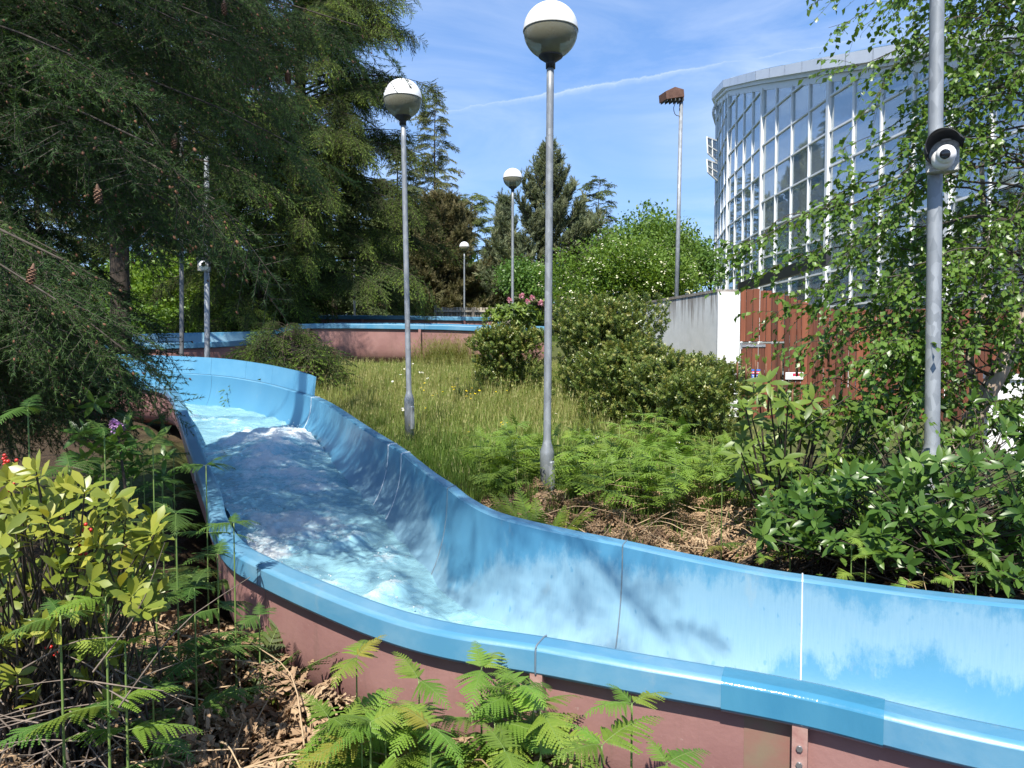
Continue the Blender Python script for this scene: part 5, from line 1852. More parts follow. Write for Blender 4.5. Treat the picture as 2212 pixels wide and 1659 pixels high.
# small-leaved evergreen shrubs
heb = [rosette(7, .052, .020, 'lance', 540 + k, 48, seg=1) for k in range(3)]
heb_t = []
for tp in heb:   # a short leafy shoot: three rosettes stacked, tip bronze
    heb_t.append(merge([(tp[0] + [0, 0, 0], tp[1], tp[2] - .12), (tp[0] * .95 + [.035, 0, 0], tp[1], tp[2] - .02), (tp[0] * .75 + [.065, 0, 0], tp[1], tp[2] + .22)]))
hg = 'small-leaved evergreen shrubs in front of the concrete wall'
for lab, (u, v, Y), rad_, n_, sd_ in [
    ('largest dark evergreen shrub, against the left end of the concrete wall', (1312, 712, 13.4), (1.2, .8, .86), 2900, 631),
    ('dark evergreen shrub in the middle of the row below the wall', (1385, 785, 12.0), (.95, .7, .50), 1800, 632),
    ('evergreen shrub at the foot of the white painted wall end', (1478, 818, 11.2), (.95, .7, .52), 1950, 633),
    ('lowest evergreen shrub of the row, nearest the rhododendron', (1535, 860, 9.6), (.68, .6, .48), 1500, 634),
    ('dark evergreen shrub right of the red channel, under the pink flowers', (1105, 738, 14.6), (.95, .6, .42), 1950, 635)]:
    blob_bush('evergreen_shrub', lab, W(u, v, Y), rad_, heb_t, [M['hebe']], n_, sd_, 'shrub', hg, .45, (.95, 1.5), .5, .9, 16, .5, skirt=.35)

# pink rhododendron on the rise
rl = [rosette(9, .12, .04, 'lance', 550 + k, 75) for k in range(3)]
proot, P, O = blob_bush('rhododendron', 'pale green rhododendron with pink flower heads on top, right of the red channel', W(1112, 683, 14.9), (.60, .5, .34), rl, [M['rhodo']], 210, 640, 'shrub', None, .5, (.8, 1.15), .9, .5, 9, .6, (1, 1, 1), 4)
pet = leaf(.05, .042, 'obovate', .25, .3, 1)


def truss(seed):
    r = np.random.default_rng(seed)
    ps = []
    for k in range(13):
        d = unit(r.normal(0, 1, 3) + [0, -.3, .8])
        for j in range(5):
            e = unit(d + r.normal(0, .55, 3))
            ps.append(xform((pet[0], pet[1], r.normal(0, .25)), frames([e])[0], d * .035))
    return merge(ps)


tr_ = [truss(5), truss(6)]
for k, (u, v) in enumerate([(1101, 649), (1128, 640), (1150, 644), (1169, 655), (1140, 652)]):
    mb = MB(); p = W(u, v, 14.6)
    mb.inst(tr_[k % 2], np.eye(3)[None] * .85, p[None], np.array([.5])); mb.build('flower_head', [M['pink']], proot)


# ------------------------------------------------------------------ shrubs with large leaves: leaves are pieces of their own
def leaf_pieces(root, tmpl, mats, Ms, Ts, rn, nmax=300, tint=(1, 1, 1), name='leaf'):
    dist = np.linalg.norm(Ts - np.array([0, 0, CAMZ]), axis=1)
    order = np.argsort(dist)
    own, rest = order[:nmax], order[nmax:]
    var = []
    for q in range(6):
        mb = MB(); mb.inst(tmpl, np.eye(3)[None], np.zeros((1, 3)), [(q + .5) / 6])
        var.append(mb.mesh(name, mats))
    loc0 = np.array(root.location)
    for i in own:
        o = bpy.data.objects.new(name, var[int(np.clip(rn[i] * 6, 0, 5))])
        COL.objects.link(o); o.parent = root
        mt = Matrix([[*Ms[i][k], Ts[i][k] - loc0[k]] for k in range(3)] + [[0, 0, 0, 1]])
        o.matrix_local = mt
        o.color = (*tint, 1)
    if len(rest):
        mb = MB(); mb.inst(tmpl, Ms[rest], Ts[rest], rn[rest])
        o = mb.build('foliage', mats, root); o['kind'] = 'stuff'; o.color = (*tint, 1)


def whorls(P, D, r, n_leaf, spread, jit=.15, scale=(.75, 1.1)):
    """leaf matrices round shoot tips P with axes D"""
    Ms, Ts, Ri = [], [], []
    for p, d in zip(P, D):
        B = frames([d])[0]
        k0 = r.uniform(0, 6.28)
        rr = r.normal(0, .14)
        for k in range(int(n_leaf + r.integers(-1, 2))):
            th = k0 + k * 2.39996
            a = math.radians(spread * (1 - .45 * k / n_leaf) + r.normal(0, 9))
            loc = np.array([math.cos(a), math.sin(a) * math.cos(th), math.sin(a) * math.sin(th)])
            upl = np.array([math.sin(a), -math.cos(a) * math.cos(th), -math.cos(a) * math.sin(th)])
            wd, wu = B @ loc, B @ upl
            Ms.append(frames([wd + r.normal(0, jit, 3)], [wu])[0] * r.uniform(*scale)); Ts.append(p - d * .012 * (n_leaf - k) * .4); Ri.append(rr + r.normal(0, .1))
    return np.array(Ms), np.array(Ts), np.array(Ri)


# yellow-green skimmia at the left edge
r_ = np.random.default_rng(71)
sk = thing('skimmia_bush', (-1.75, 2.75, 0), 'yellow-green skimmia bush with red berries at the left edge', 'shrub')
spots = []
for k in range(165):
    u = r_.uniform(-110, 350); v = r_.uniform(965, 1400)
    if v < 1000 + max(0, (u - 60)) * .35: v += 110
    if u > 200 and v > 1330: continue
    if u > 110 and v > 1340: continue
    Y = 2.45 + r_.uniform(-.25, .55)
    spots.append(W(u, v, Y))
for k in range(34):
    spots.append(W(r_.uniform(-80, 250), r_.uniform(1380, 1520), 2.6 + r_.uniform(-.15, .4)))
P = np.array(spots)
D = unit(np.stack([r_.normal(.15, .4, len(P)), r_.normal(-.55, .35, len(P)), r_.uniform(.35, 1.1, len(P))], 1))
Ms, Ts, rn = whorls(P, D, r_, 8, 72)
leaf_pieces(sk, leaf(.072, .029, 'obovate', .12, .1, 3), [M['skimmia']], Ms, Ts, np.clip(.5 + rn + r_.normal(0, .08, len(rn)), 0, 1))
ps = []
for p, d in zip(P, D):
    b0 = np.array([-1.75 + r_.normal(0, .15), 2.85 + r_.normal(0, .12), .1])
    ps.append(tube(catmull(np.array([b0, b0 * .45 + p * .55 + [0, .05, .0], p - d * .02]), 8), np.linspace(.006, .0025, 8), 5, False))
t_ = merge(ps); MB().add(t_[0], t_[1]).build('stems', M['bark_grey'], sk)
bs = sphere((0, 0, 0), .0058, 8, 6)
for (u, v, Y, n_) in [(190, 1140, 2.45, 7), (178, 1182, 2.4, 8), (243, 1180, 2.45, 5), (10, 1000, 2.55, 8), (50, 1040, 2.55, 5), (8, 1040, 2.55, 6), (110, 1405, 2.6, 4), (130, 1120, 2.5, 4)]:
    mb = MB(); p = W(u, v, Y - .03)
    Pb = p + r_.normal(0, .016, (n_, 3))
    mb.inst((bs[0], bs[1]), np.repeat(np.eye(3)[None], n_, 0) * r_.uniform(.8, 1.15, n_)[:, None, None], Pb, np.full(n_, .5)); mb.build('berry_cluster', M['berry'], sk)['kind'] = 'stuff'

# big-leaved rhododendron right of the bracken
rh = thing('rhododendron', (2.15, 5.9, .2), 'big-leaved rhododendron with drooping pale leaves below the red gate', 'shrub')
P = []
for k in range(64):
    u = r_.uniform(1590, 1880); v = r_.uniform(810, 1090)
    lim = 800 + abs(u - 1700) * .45
    if v < lim: v = lim + r_.uniform(0, 60)
    P.append(W(u, v, 5.75 + r_.uniform(-.35, .5)))
P = np.array(P)
D = unit(np.stack([(P[:, 0] - 2.1) * .8 + r_.normal(0, .25, len(P)), -.45 + r_.normal(0, .3, len(P)), np.full(len(P), .75)], 1))
Ms, Ts, rn = whorls(P, D, r_, 8, 98, .2)
leaf_pieces(rh, leaf(.155, .048, 'lance', .15, .22, 3), [M['rhodo']], Ms, Ts, np.clip(.52 + rn + r_.normal(0, .12, len(rn)), 0, 1))
ps = []
for p, d in zip(P, D):
    b0 = np.array([2.15 + r_.normal(0, .1), 5.95 + r_.normal(0, .08), .15])
    ps.append(tube(catmull(np.array([b0, b0 * .5 + p * .5 + [0, .02, -.05], p]), 8), np.linspace(.013, .005, 8), 5, False))
t_ = merge(ps); MB().add(t_[0], t_[1]).build('stems', M['bark'], rh)
# upright new shoots with bronze bud scales on top
ub = merge([xform(leaf(.06, .012, 'lance', .2, -.1, 1), frames([unit(np.array([1, .33 * math.cos(a), .33 * math.sin(a)]))])[0], (0.03, 0, 0)) for a in np.arange(7) * .9])
for (u, v, Y) in [(1593, 792, 5.9), (1612, 796, 5.8), (1632, 788, 5.9), (1655, 795, 5.7), (1688, 790, 5.8), (1722, 785, 5.9), (1735, 765, 6.0), (1790, 765, 6), (1760, 790, 5.8), (1825, 800, 5.9), (1712, 850, 5.5), (1660, 860, 5.5)]:
    p = W(u, v, Y)
    mb = MB()
    mb.inst(ub, frames([[r_.normal(0, .12), r_.normal(-.1, .1), 1]]), p[None], np.array([.55]))
    v_, f_ = tube(np.array([p - [0, 0, .10], p + [0, 0, .035]]), [.009, .006], 6); mb.add(v_, remat(f_, 1))
    mb.build('new_shoot', [M['rhodo'], M['bud']], rh)

# laurel at the lower right
lr_ = thing('laurel_shrub', (2.7, 5.0, .15), 'dense glossy laurel filling the lower right below the birch', 'shrub')
P = []
for k in range(330):
    u = r_.uniform(1640, 2330); v = r_.uniform(985, 1260)
    top = 980 + np.interp(u, [1640, 1750, 1900, 2000, 2330], [110, 55, 30, 10, 0])
    bot = np.interp(u, [1640, 1800, 2330], [1160, 1200, 1290])
    v = top + (bot - top) * r_.uniform(0, 1)
    P.append(W(u, v, 4.95 + r_.uniform(-.35, .45) - .15 * (v > 1150)))
for k in range(75):
    P.append(W(r_.uniform(1800, 2300), r_.uniform(860, 1010), r_.uniform(5.75, 6.4)))
P = np.array(P)
D = unit(np.stack([r_.normal(-.1, .5, len(P)), -.5 + r_.normal(0, .35, len(P)), r_.uniform(.3, 1.1, len(P))], 1))
Ms, Ts, rn = whorls(P, D, r_, 9, 74, .25, (.65, 1.15))
leaf_pieces(lr_, leaf(.115, .040, 'lance', .18, .15, 3), [M['laurel']], Ms, Ts, np.clip(.5 + rn + r_.normal(0, .12, len(rn)), 0, 1))
ps = []
for p in P:
    b0 = np.array([2.7 + r_.normal(0, .5), 5.15 + r_.normal(0, .15), .1])
    ps.append(tube(catmull(np.array([b0, b0 * .5 + p * .5 + [0, .02, 0], p]), 7), np.linspace(.007, .003, 7), 4, False))
t_ = merge(ps); MB().add(t_[0], t_[1]).build('stems', M['bark'], lr_)
for k in range(16):
    p = P[r_.integers(0, len(P))] + [0, -.05, .05]
    n_ = 14
    Pb = p + np.stack([r_.normal(0, .008, n_), r_.normal(0, .008, n_), np.linspace(-.03, .05, n_)], 1)
    mb = MB(); mb.inst((bs[0], bs[1]), np.repeat(np.eye(3)[None], n_, 0) * .6, Pb, np.full(n_, .5)); mb.build('seed_spike', M['bud'], lr_)['kind'] = 'stuff'

# ------------------------------------------------------------------ birch
bi = thing('birch_tree', tuple(W(2045, 1000, 6.0) * [1, 1, 0] + [0, 0, .2]), 'leaning birch with peeling trunk and small heart-shaped leaves on the right', 'tree')
tb = np.array([W(2020, 1080, 6.6), W(2060, 990, 6.6), W(2110, 890, 6.55), W(2165, 790, 6.5), W(2210, 690, 6.45), W(2250, 560, 6.4), W(2270, 300, 6.4), W(2290, -150, 6.4)])
tb = np.concatenate([[tb[0] + [-.1, 0, -.35]], tb])
TP = catmull(tb, 40)
MB().add(*tube(TP, np.interp(np.linspace(0, 1, 40), [0, .1, .5, 1], [.12, .095, .07, .03]) + rng.normal(0, .003, 40), 12)).build('trunk', M['bark_birch'], bi)
MB().add(*tube(catmull(np.array([W(2075, 960, 6.7) * [1, 1, 1], W(2105, 860, 6.7), W(2095, 760, 6.7), W(2130, 600, 6.8), W(2120, 350, 6.8)]), 20), np.linspace(.05, .018, 20), 8)).build('trunk_fork', M['bark_birch'], bi)
bl = merge([leaf(.056, .045, 'ovate', .2, .2, 1)])
r_ = np.random.default_rng(81)
br = []
# long arching branches: start on the trunk, end tip (u, v, Y)
for (u, v, Y, dens) in [(1748, 12, 5.2, 1.0), (1800, 150, 5.4, 1.5), (1790, 60, 5.6, .7), (1860, 60, 5.6, 1.0), (1545, 530, 5.6, 1.3), (1580, 560, 5.3, 1.5), (1620, 600, 5.5, 1.4), (1640, 520, 5.8, 1.0), (1690, 640, 5.2, 1.7), (1660, 690, 5.4, 1.5),
                  (1700, 560, 5.6, 1.5), (1760, 470, 5.4, 1.3), (1800, 330, 5.6, .9), (1850, 260, 5.3, 1.1), (1880, 420, 5.2, 1.5), (1840, 520, 5.0, 1.5), (1760, 720, 5.1, 1.7), (1800, 620, 4.9, 1.7), (1700, 760, 5.2, 1.3), (1650, 880, 5.1, 1.0), (1730, 930, 4.9, 1.5), (1800, 990, 4.9, 1.5), (1850, 870, 4.9, 1.7), (1880, 760, 4.8, 1.8),
                  (1900, 150, 5.4, 1.2), (1960, 60, 5.2, 1.4), (1940, 300, 5.0, 1.4), (1930, 640, 4.9, 1.8), (1930, 940, 4.8, 1.6), (1980, 540, 5.9, 1.6)]:
    br.append((W(u, v, Y + .62), dens))
for k in range(64):
    u = r_.uniform(1920, 2320); v = r_.uniform(-80, 960)
    br.append((W(u, v, r_.uniform(5.85, 7.2)), 1.9))
for k in range(15):
    u = r_.uniform(1760, 1960); v = r_.uniform(540, 900)
    br.append((W(u, v, r_.uniform(5.6, 7.0)), 2.0))
for k in range(26):
    br.append((W(r_.uniform(2030, 2300), r_.uniform(-60, 620), r_.uniform(5.8, 7.4)), 2.0))
for k in range(22):
    br.append((W(r_.uniform(2040, 2300), r_.uniform(640, 960), r_.uniform(5.8, 7.4)), 2.0))
mbl = MB(); tubes = []
LM, LT, LR_ = [], [], []
for tip, dens in br:
    # attach to trunk a little above/beyond
    zt_ = np.clip(tip[2] + r_.uniform(-.3, .9), .9, 4.6)
    st = TP[np.abs(TP[:, 2] - zt_).argmin()]
    t = np.linspace(0, 1, 10)
    P = st + (tip - st) * t[:, None]
    ln = np.linalg.norm(tip - st)
    P[:, 2] += .22 * ln * np.sin(np.pi * t ** .8) * .6
    P[1:-1] += r_.normal(0, .02 * ln, (8, 3))
    P = catmull(P, 22); 
    tubes.append(tube(P, np.linspace(.004 + .003 * ln, .0016, 22), 4, False))
    ntw = int(8.5 * ln * dens)
    for q in range(ntw):
        f = r_.uniform(.3, 1) ** .7
        i = min(int(f * 21), 20)
        p0 = P[i]; tan = unit(P[i + 1] - P[i])
        d = unit(tan + r_.normal(0, .7, 3) + [0, 0, -.3])
        L = r_.uniform(.15, .38)
        Q = p0 + np.stack([d[0] * L * np.linspace(0, 1, 6), d[1] * L * np.linspace(0, 1, 6), d[2] * L * np.linspace(0, 1, 6) - .25 * L * np.linspace(0, 1, 6) ** 2], 1)
        tubes.append(tube(Q[[0, 2, 5]], np.array([.0022, .0016, .0010]), 3, False))
        nl = int(L / .030)
        s_ = (np.arange(nl) + r_.uniform(0, 1, nl)) / nl
        pos = np.stack([np.interp(s_, np.linspace(0, 1, 6), Q[:, c]) for c in range(3)], 1)
        ld = np.stack([d[0] + r_.normal(0, .7, nl), d[1] + r_.normal(0, .7, nl), r_.uniform(-1.3, -.1, nl)], 1)
        LM.append(frames(ld, None, r_.uniform(-.9, .9, nl)) * r_.uniform(.65, 1.15, nl)[:, None, None]); LT.append(pos); LR_.append(np.clip(.5 + r_.normal(0, .2, nl), 0, 1))
LM, LT, LR_ = np.concatenate(LM), np.concatenate(LT), np.concatenate(LR_)
mb = MB(); mb.inst(bl, LM, LT, LR_)
tag(mb.build('foliage', [M['birch']], bi), kind='stuff')
t_ = merge(tubes); MB().add(t_[0], t_[1]).build('branches', M['bark_grey'], bi)
print('birch leaves', len(LT))

# ------------------------------------------------------------------ ferns
FR = [frond(.52, 14, .21, 13, 700 + k, 'bracken', .38, .10, .05) for k in range(3)]
FRS = [frond(.34, 12, .13, 8, 710 + k, 'bracken', .25, .08) for k in range(3)]
MALE = [frond(.55, 22, .085, 8, 720 + k, 'lance', .18, .06, curl=False) for k in range(3)]


def mesh_of(tp, mats, name='frond'):
    out_ = []
    for q in (.3, .5, .7):
        mb = MB(); mb.inst(tp, np.eye(3)[None], np.zeros((1, 3)), [q]); out_.append(mb.mesh(name, mats))
    return out_


FM = {}
for nm, mat in (('light', 'fern'), ('dark', 'fern_shaded')):
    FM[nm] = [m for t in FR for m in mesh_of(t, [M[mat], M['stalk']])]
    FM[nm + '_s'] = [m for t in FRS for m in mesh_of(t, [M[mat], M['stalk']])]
FM['male'] = [m for t in MALE for m in mesh_of(t, [M['fern_yellow'], M['stalk']])]
FM['male_shaded'] = [m for t in MALE for m in mesh_of(t, [M['fern_shaded'], M['stalk']])]
r_ = np.random.default_rng(91)


def add_frond(root, meshes, p, d, sc, roll=0.0):
    o = bpy.data.objects.new('frond', meshes[int(r_.integers(0, len(meshes)))])
    COL.objects.link(o); o.parent = root
    Mx = frames([d], None, np.array([roll]))[0] * sc
    o.matrix_local = Matrix([[*Mx[k], p[k] - root.location[k]] for k in range(3)] + [[0, 0, 0, 1]])
    g = 1 + r_.normal(0, .13); w_ = r_.uniform(.92, 1.25)
    o.color = (g * w_, g, g, 1) if r_.random() > .05 else (1.45, .85, 1.0, 1)       # a few turning brown
    return o


def bracken(label, top, h, kind='light', az0=None, nlev=3, size=1.0, group=None, lean=(0, 0), small=False, spread=None):
    """one upright stalk with opposite fronds, the top one still unrolling; top: where the stalk ends"""
    top = np.asarray(top, float)
    gz0 = top[2] - h
    b0 = np.array([top[0] - lean[0], top[1] - lean[1], gz0])
    root = thing('bracken', tuple(b0), label, 'fern', group)
    P = catmull(np.array([b0, b0 * .5 + top * .5 + [lean[0] * -.15, 0, 0], top]), 12)
    MB().add(*tube(P, np.linspace(.0055, .0028, 12), 6)).build('stalk', M['stalk'], root)
    az0 = r_.uniform(0, np.pi) if az0 is None else az0
    fm = FM[kind + '_s'] if small else FM[kind]
    for k in range(nlev):
        f = .45 + .55 * k / max(1, nlev - 1) if nlev > 1 else 1
        p = P[min(int(f * 11), 11)]
        for sgn in (0, np.pi):
            a = az0 + sgn + k * .5 + r_.normal(0, .25)
            el = r_.uniform(.05, .45)
            add_frond(root, fm, p, np.array([math.cos(a), math.sin(a), el]), size * (1.0 - .2 * k) * r_.uniform(.85, 1.1), r_.normal(0, .25))
    a = az0 + 1.57 + r_.normal(0, .5)
    add_frond(root, fm, P[-1], np.array([math.cos(a) * .9, math.sin(a) * .9, .75]), size * .42)
    return root


# sunlit bracken between the camera and the slide
for lab, u, v, Y, az, n_, sz in [
    ('tallest sunlit bracken leaning on the slide lip, curled tips up', 770, 1420, 2.75, .2, 3, .62), ('bracken in the middle of the sunlit clump below the near lip', 905, 1470, 2.6, .5, 4, .72), ('bracken with fronds crossing the flange of the slide', 1040, 1445, 2.72, .1, 3, .66),
    ('bracken at the right end of the sunlit clump', 1125, 1480, 2.62, .9, 3, .55), ('low bracken at the bottom edge below the sunlit clump', 930, 1570, 2.4, 1.3, 3, .62), ('bracken spreading left at the bottom of the sunlit clump', 800, 1560, 2.45, 2.6, 3, .62),
    ('single bracken with two arching fronds against the red shell', 1365, 1520, 2.42, .05, 2, .46), ('low bracken fronds in the bottom right against the red shell', 1300, 1610, 2.3, .35, 2, .55), ('bracken frond poking up at the bottom edge right of the flange', 1440, 1650, 2.25, .3, 2, .48), ('bracken frond at the bottom edge left of the flange', 1090, 1620, 2.3, .9, 3, .55)]:
    p = W(u, v, Y); bracken(lab, p, p[2] - .02, 'light', az, n_, sz)
for k in range(15):
    p = W(r_.uniform(700, 1170), r_.uniform(1500, 1640), r_.uniform(2.4, 2.75)); bracken('low bracken filling the sunlit clump below the near lip', p, p[2] - .02, 'light', None, 3, r_.uniform(.5, .75), 'low bracken of the sunlit clump')
# half-shaded bracken on the left
for lab, u, v, Y, az, n_, sz, kd in [
    ('tall bracken stalk with nodding top in front of the skimmia', 228, 1290, 2.35, .3, 3, .55, 'light'), ('bracken beside the skimmia with a thick pale stalk', 270, 1390, 2.4, 2.7, 3, .55, 'light'), ('bracken with lit tips beside the dead twigs', 420, 1270, 3.0, .4, 3, .6, 'dark'),
    ('bracken arching over the slide rim from the left', 445, 1005, 4.3, -.15, 3, .62, 'dark'), ('curled bracken top against the blue rim', 505, 1130, 3.55, .2, 2, .40, 'dark'), ('dark bracken hugging the slide where the shell turns', 470, 1200, 3.6, .6, 3, .62, 'dark'), ('dark bracken below the rim near the skimmia', 380, 1110, 3.4, 1.1, 3, .62, 'dark'),
    ('bracken with a curled tip above the skimmia', 150, 1010, 3.0, .5, 3, .6, 'dark'), ('bracken stalk rising left of the lilac flower', 225, 930, 3.4, 1.4, 3, .55, 'dark'), ('bracken at the far left edge above the skimmia', 60, 880, 3.3, .8, 3, .6, 'dark'), ('bracken top nearest the fir tips', 330, 960, 3.9, .4, 3, .62, 'dark'),
    ('bracken in the dark gap beside the channel', 350, 1040, 4.6, .2, 3, .65, 'dark'), ('low bracken in the shade under the skimmia', 130, 1330, 2.3, .2, 3, .5, 'dark'), ('small bracken left of the red shell corner', 600, 1500, 3.45, .2, 2, .36, 'light'), ('bracken tips hanging before the shaded shell', 560, 1330, 3.35, .7, 2, .42, 'dark'),
    ('low bracken behind the dead twigs at the left', 330, 1480, 2.7, 1.9, 3, .5, 'dark'), ('dark bracken by the inner corner of the bend', 350, 905, 6.6, .4, 3, .75, 'dark'), ('dark bracken under the lowest fir boughs', 280, 900, 6.0, 1.0, 3, .75, 'dark'), ('dark bracken halfway along the left rim', 375, 985, 5.6, .6, 3, .7, 'dark'), ('dark bracken between the lilac flower and the rim', 310, 985, 4.8, 1.4, 3, .7, 'dark')]:
    p = W(u, v, Y); bracken(lab, p, max(.25, p[2] - float(ground_z(p[0], p[1]))), kd, az, n_, sz)


def shuttle(label, base, n_, L, kind, el=(.9, 1.6), name='male_fern', az=None):
    root = thing(name, tuple(base), label, 'fern')
    for k in range(n_):
        a = k * 2 * np.pi / n_ + r_.normal(0, .25) if az is None else r_.uniform(*az)
        e = r_.uniform(*el)
        add_frond(root, FM[kind], np.array(base) + [.02 * math.cos(a), .02 * math.sin(a), 0], np.array([math.cos(a), math.sin(a), e]), L / .55 * r_.uniform(.8, 1.1), r_.normal(0, .2))
    MB().add(*lathe([(0, -.05), (.045, -.04), (.05, .01), (.02, .05), (0, .055)], 8, base)).build('crown_root', M['bud'], root)
    return root


b = W(1163, 1165, 5.55); b[2] = .14
shuttle('bright yellow-green fern at the foot of the tall lamp', b, 13, .56, 'male', (1.0, 2.2))
b = W(520, 1560, 3.5); b[2] = .0
shuttle('dark drooping fern at the shaded corner of the red shell', b, 8, .55, 'male_shaded', (.6, 1.6))

# far-side ferns in front of the laurel
for lab, u, v, Y, az, n_, sz in [('bright fern standing highest before the laurel', 1840, 1160, 4.35, .1, 3, .42), ('fern with two raised arms before the laurel', 1870, 1200, 4.2, 0, 2, .36), ('fern at the right edge over the far rim', 2110, 1205, 3.95, .2, 3, .40), ('fern under the laurel at the far right', 2060, 1255, 3.95, .3, 2, .36), ('low fern beside the far seam of the slide', 1650, 1205, 4.6, .4, 2, .34),
                            ('lone upright bracken stalk in front of the rhododendron', 1710, 1010, 4.9, .1, 2, .34), ('bracken stalk with small fronds left of the rhododendron', 1560, 1020, 5.2, .3, 2, .34), ('low fern hanging over the rim by the right edge', 1955, 1265, 3.95, .1, 2, .34)]:
    p = W(u, v, Y); bracken(lab, p, max(.25, p[2] - float(ground_z(p[0], p[1]))), 'light', az, n_, sz, small=False)

# bracken across the clearing: many alike, copies of eight plants
def chan_dist(x, y):
    d2 = (np.asarray(x)[..., None] - CEN[:, 0]) ** 2 + (np.asarray(y)[..., None] - CEN[:, 1]) ** 2
    return np.sqrt(d2.min(-1))


plant_meshes = []
for k in range(8):
    r2 = np.random.default_rng(730 + k)
    mb = MB()
    h = r2.uniform(.34, .62)
    v_, f_ = tube(np.array([[0, 0, 0], [.02, .01, h * .5], [.03, 0, h]]), [.005, .004, .0025], 5); mb.add(v_, remat(f_, 1))
    low_t = [frond(.30, 9, .12, 5, 740 + 3 * k + q, 'bracken', .25, .1) for q in range(2)]
    a0 = r2.uniform(0, 3.1)
    for lv in range(3):
        z = h * (.62 + .19 * lv)
        for sg_ in (0, np.pi):
            a = a0 + sg_ + lv * .6 + r2.normal(0, .3)
            mb.inst(low_t[lv % 2], frames([[math.cos(a), math.sin(a), r2.uniform(.1, .6)]]) * (1.05 - .22 * lv) * r2.uniform(.85, 1.15), np.array([[.025, 0, z]]), [r2.uniform(.35, .75)])
    mb.inst(low_t[0], frames([[.3, .2, .9]]) * .5, np.array([[.03, 0, h]]), [.6])
    plant_meshes.append(mb.mesh('bracken', [M['fern'], M['stalk']]))
cnt = 0; tries = 0
while cnt < 110 and tries < 20000:
    tries += 1
    y = r_.uniform(5.2, 9.6); x = r_.uniform(-1.3, 2.9)
    if chan_dist(np.array(x), np.array(y)) < 1.08: continue
    if x < np.interp(y, [5.2, 6, 8, 9.6], [0.2, -.05, -.35, -.1]): continue
    # thin out the dead patch close to the rim
    if y < 6.0 and r_.random() < .8: continue
    if y > 8.2 and r_.random() < (y - 8.2) * .55: continue
    if x > 2.0 and y > 8.5: continue
    if abs(x / y - .045) < .035 and y < 7.9: continue
    if y < 6.7 and x > .35 and r_.random() < .75: continue
    o = bpy.data.objects.new('bracken', plant_meshes[cnt % 8]); COL.objects.link(o)
    o.location = (x, y, float(ground_z(np.array(x), np.array(y))) - .02)
    o.rotation_euler = (r_.normal(0, .1), r_.normal(0, .1), r_.uniform(0, 6.28)); k = r_.uniform(.75, 1.2); o.scale = (k, k, k * r_.uniform(.9, 1.2))
    g = 1 + r_.normal(0, .1); o.color = (g * r_.uniform(.95, 1.15), g, g * .95, 1)
    zone = ('left of the tall lamp' if x / y < .045 else ('at the back of the clearing towards the daisies' if y > 8 else ('beside the dead litter near the far rim' if y < 6.7 else 'between the tall lamp and the rhododendron')))
    tag(o, 'young green bracken plant ' + zone, 'fern', 'bracken ' + zone)
    cnt += 1

# ------------------------------------------------------------------ meadow grass
def tuft(n, h, w, seed, lean=.35, head=False):
    r = np.random.default_rng(seed)
    V, Q, T, R = [], [], [], []
    for k in range(n):
        a = r.uniform(0, 6.28); l = h * r.uniform(.5, 1.15); b_ = np.array([r.normal(0, .03), r.normal(0, .03), 0])
        d = np.array([math.cos(a), math.sin(a), 0]); s_ = np.array([-d[1], d[0], 0]) * w / 2
        ln = lean * r.uniform(.2, 1.3)
        m1 = b_ + d * ln * l * .25 + np.array([0, 0, l * .55]); tp = b_ + d * ln * l + np.array([0, 0, l * (1 - .3 * ln)])
        n0 = len(V); V += [b_ - s_, b_ + s_, m1 + s_ * .8, m1 - s_ * .8, tp]; R += [r.normal(0, .12)] * 5
        Q.append([n0, n0 + 1, n0 + 2, n0 + 3]); T.append([n0 + 3, n0 + 2, n0 + 4])
        if head:
            n0 = len(V); V += [tp - s_ * 1.6, tp + s_ * 1.6, tp + d * .02 + [0, 0, .05]]; R += [.5] * 3; T.append([n0, n0 + 1, n0 + 2])
    return np.array(V), [(np.array(Q), 0, False), (np.array(T), 0, False)], np.array(R)


tufts = [tuft(11, .20, .008, 800), tuft(10, .27, .008, 801), tuft(12, .15, .009, 802), tuft(7, .36, .006, 803, .3, True)]
r_ = np.random.default_rng(95)
n = 23000
gy_ = 5.6 + (18.2 - 5.6) * r_.uniform(0, 1, n) ** .9; gx_ = r_.uniform(-6.2, 4.0, n)
ok = (chan_dist(gx_, gy_) > 1.0)
ok &= ~((gy_ < 7.0) & (r_.random(n) < .75)) & ~((gy_ < 8.3) & (r_.random(n) < .35))
ok &= gx_ < np.interp(gy_, [5, 9, 13, 18], [3.4, 3.1, 3.0, 2.6])
ok &= gx_ > np.interp(gy_, [5, 9, 12, 14, 18], [-1, -2.2, -3.4, -4.5, -6])
dens = vnoise(gx_, gy_, 31, 1.1)
ok &= (dens + r_.normal(0, .35, n)) > -.75
gx_, gy_, dens = gx_[ok], gy_[ok], dens[ok]
gz0 = ground_z(gx_, gy_) - .015
dry = np.clip(.30 + .40 * smooth(8.5, 12.5, gy_) + .25 * vnoise(gx_, gy_, 33, .8) + r_.normal(0, .13, len(gx_)), 0, 1)
a = r_.uniform(0, 6.28, len(gx_)); k = r_.uniform(.6, 1.15, len(gx_)) * np.interp(gy_, [6, 9, 14, 16, 17.2, 18], [1.0, 1.2, 1.1, .85, .5, .5])
Ms = np.zeros((len(a), 3, 3)); Ms[:, 0, 0] = np.cos(a) * k; Ms[:, 0, 1] = -np.sin(a) * k; Ms[:, 1, 0] = np.sin(a) * k; Ms[:, 1, 1] = np.cos(a) * k; Ms[:, 2, 2] = k
Ts = np.stack([gx_, gy_, gz0], 1)
mb = MB(); pick = r_.choice(4, len(a), p=[.30, .28, .22, .20])
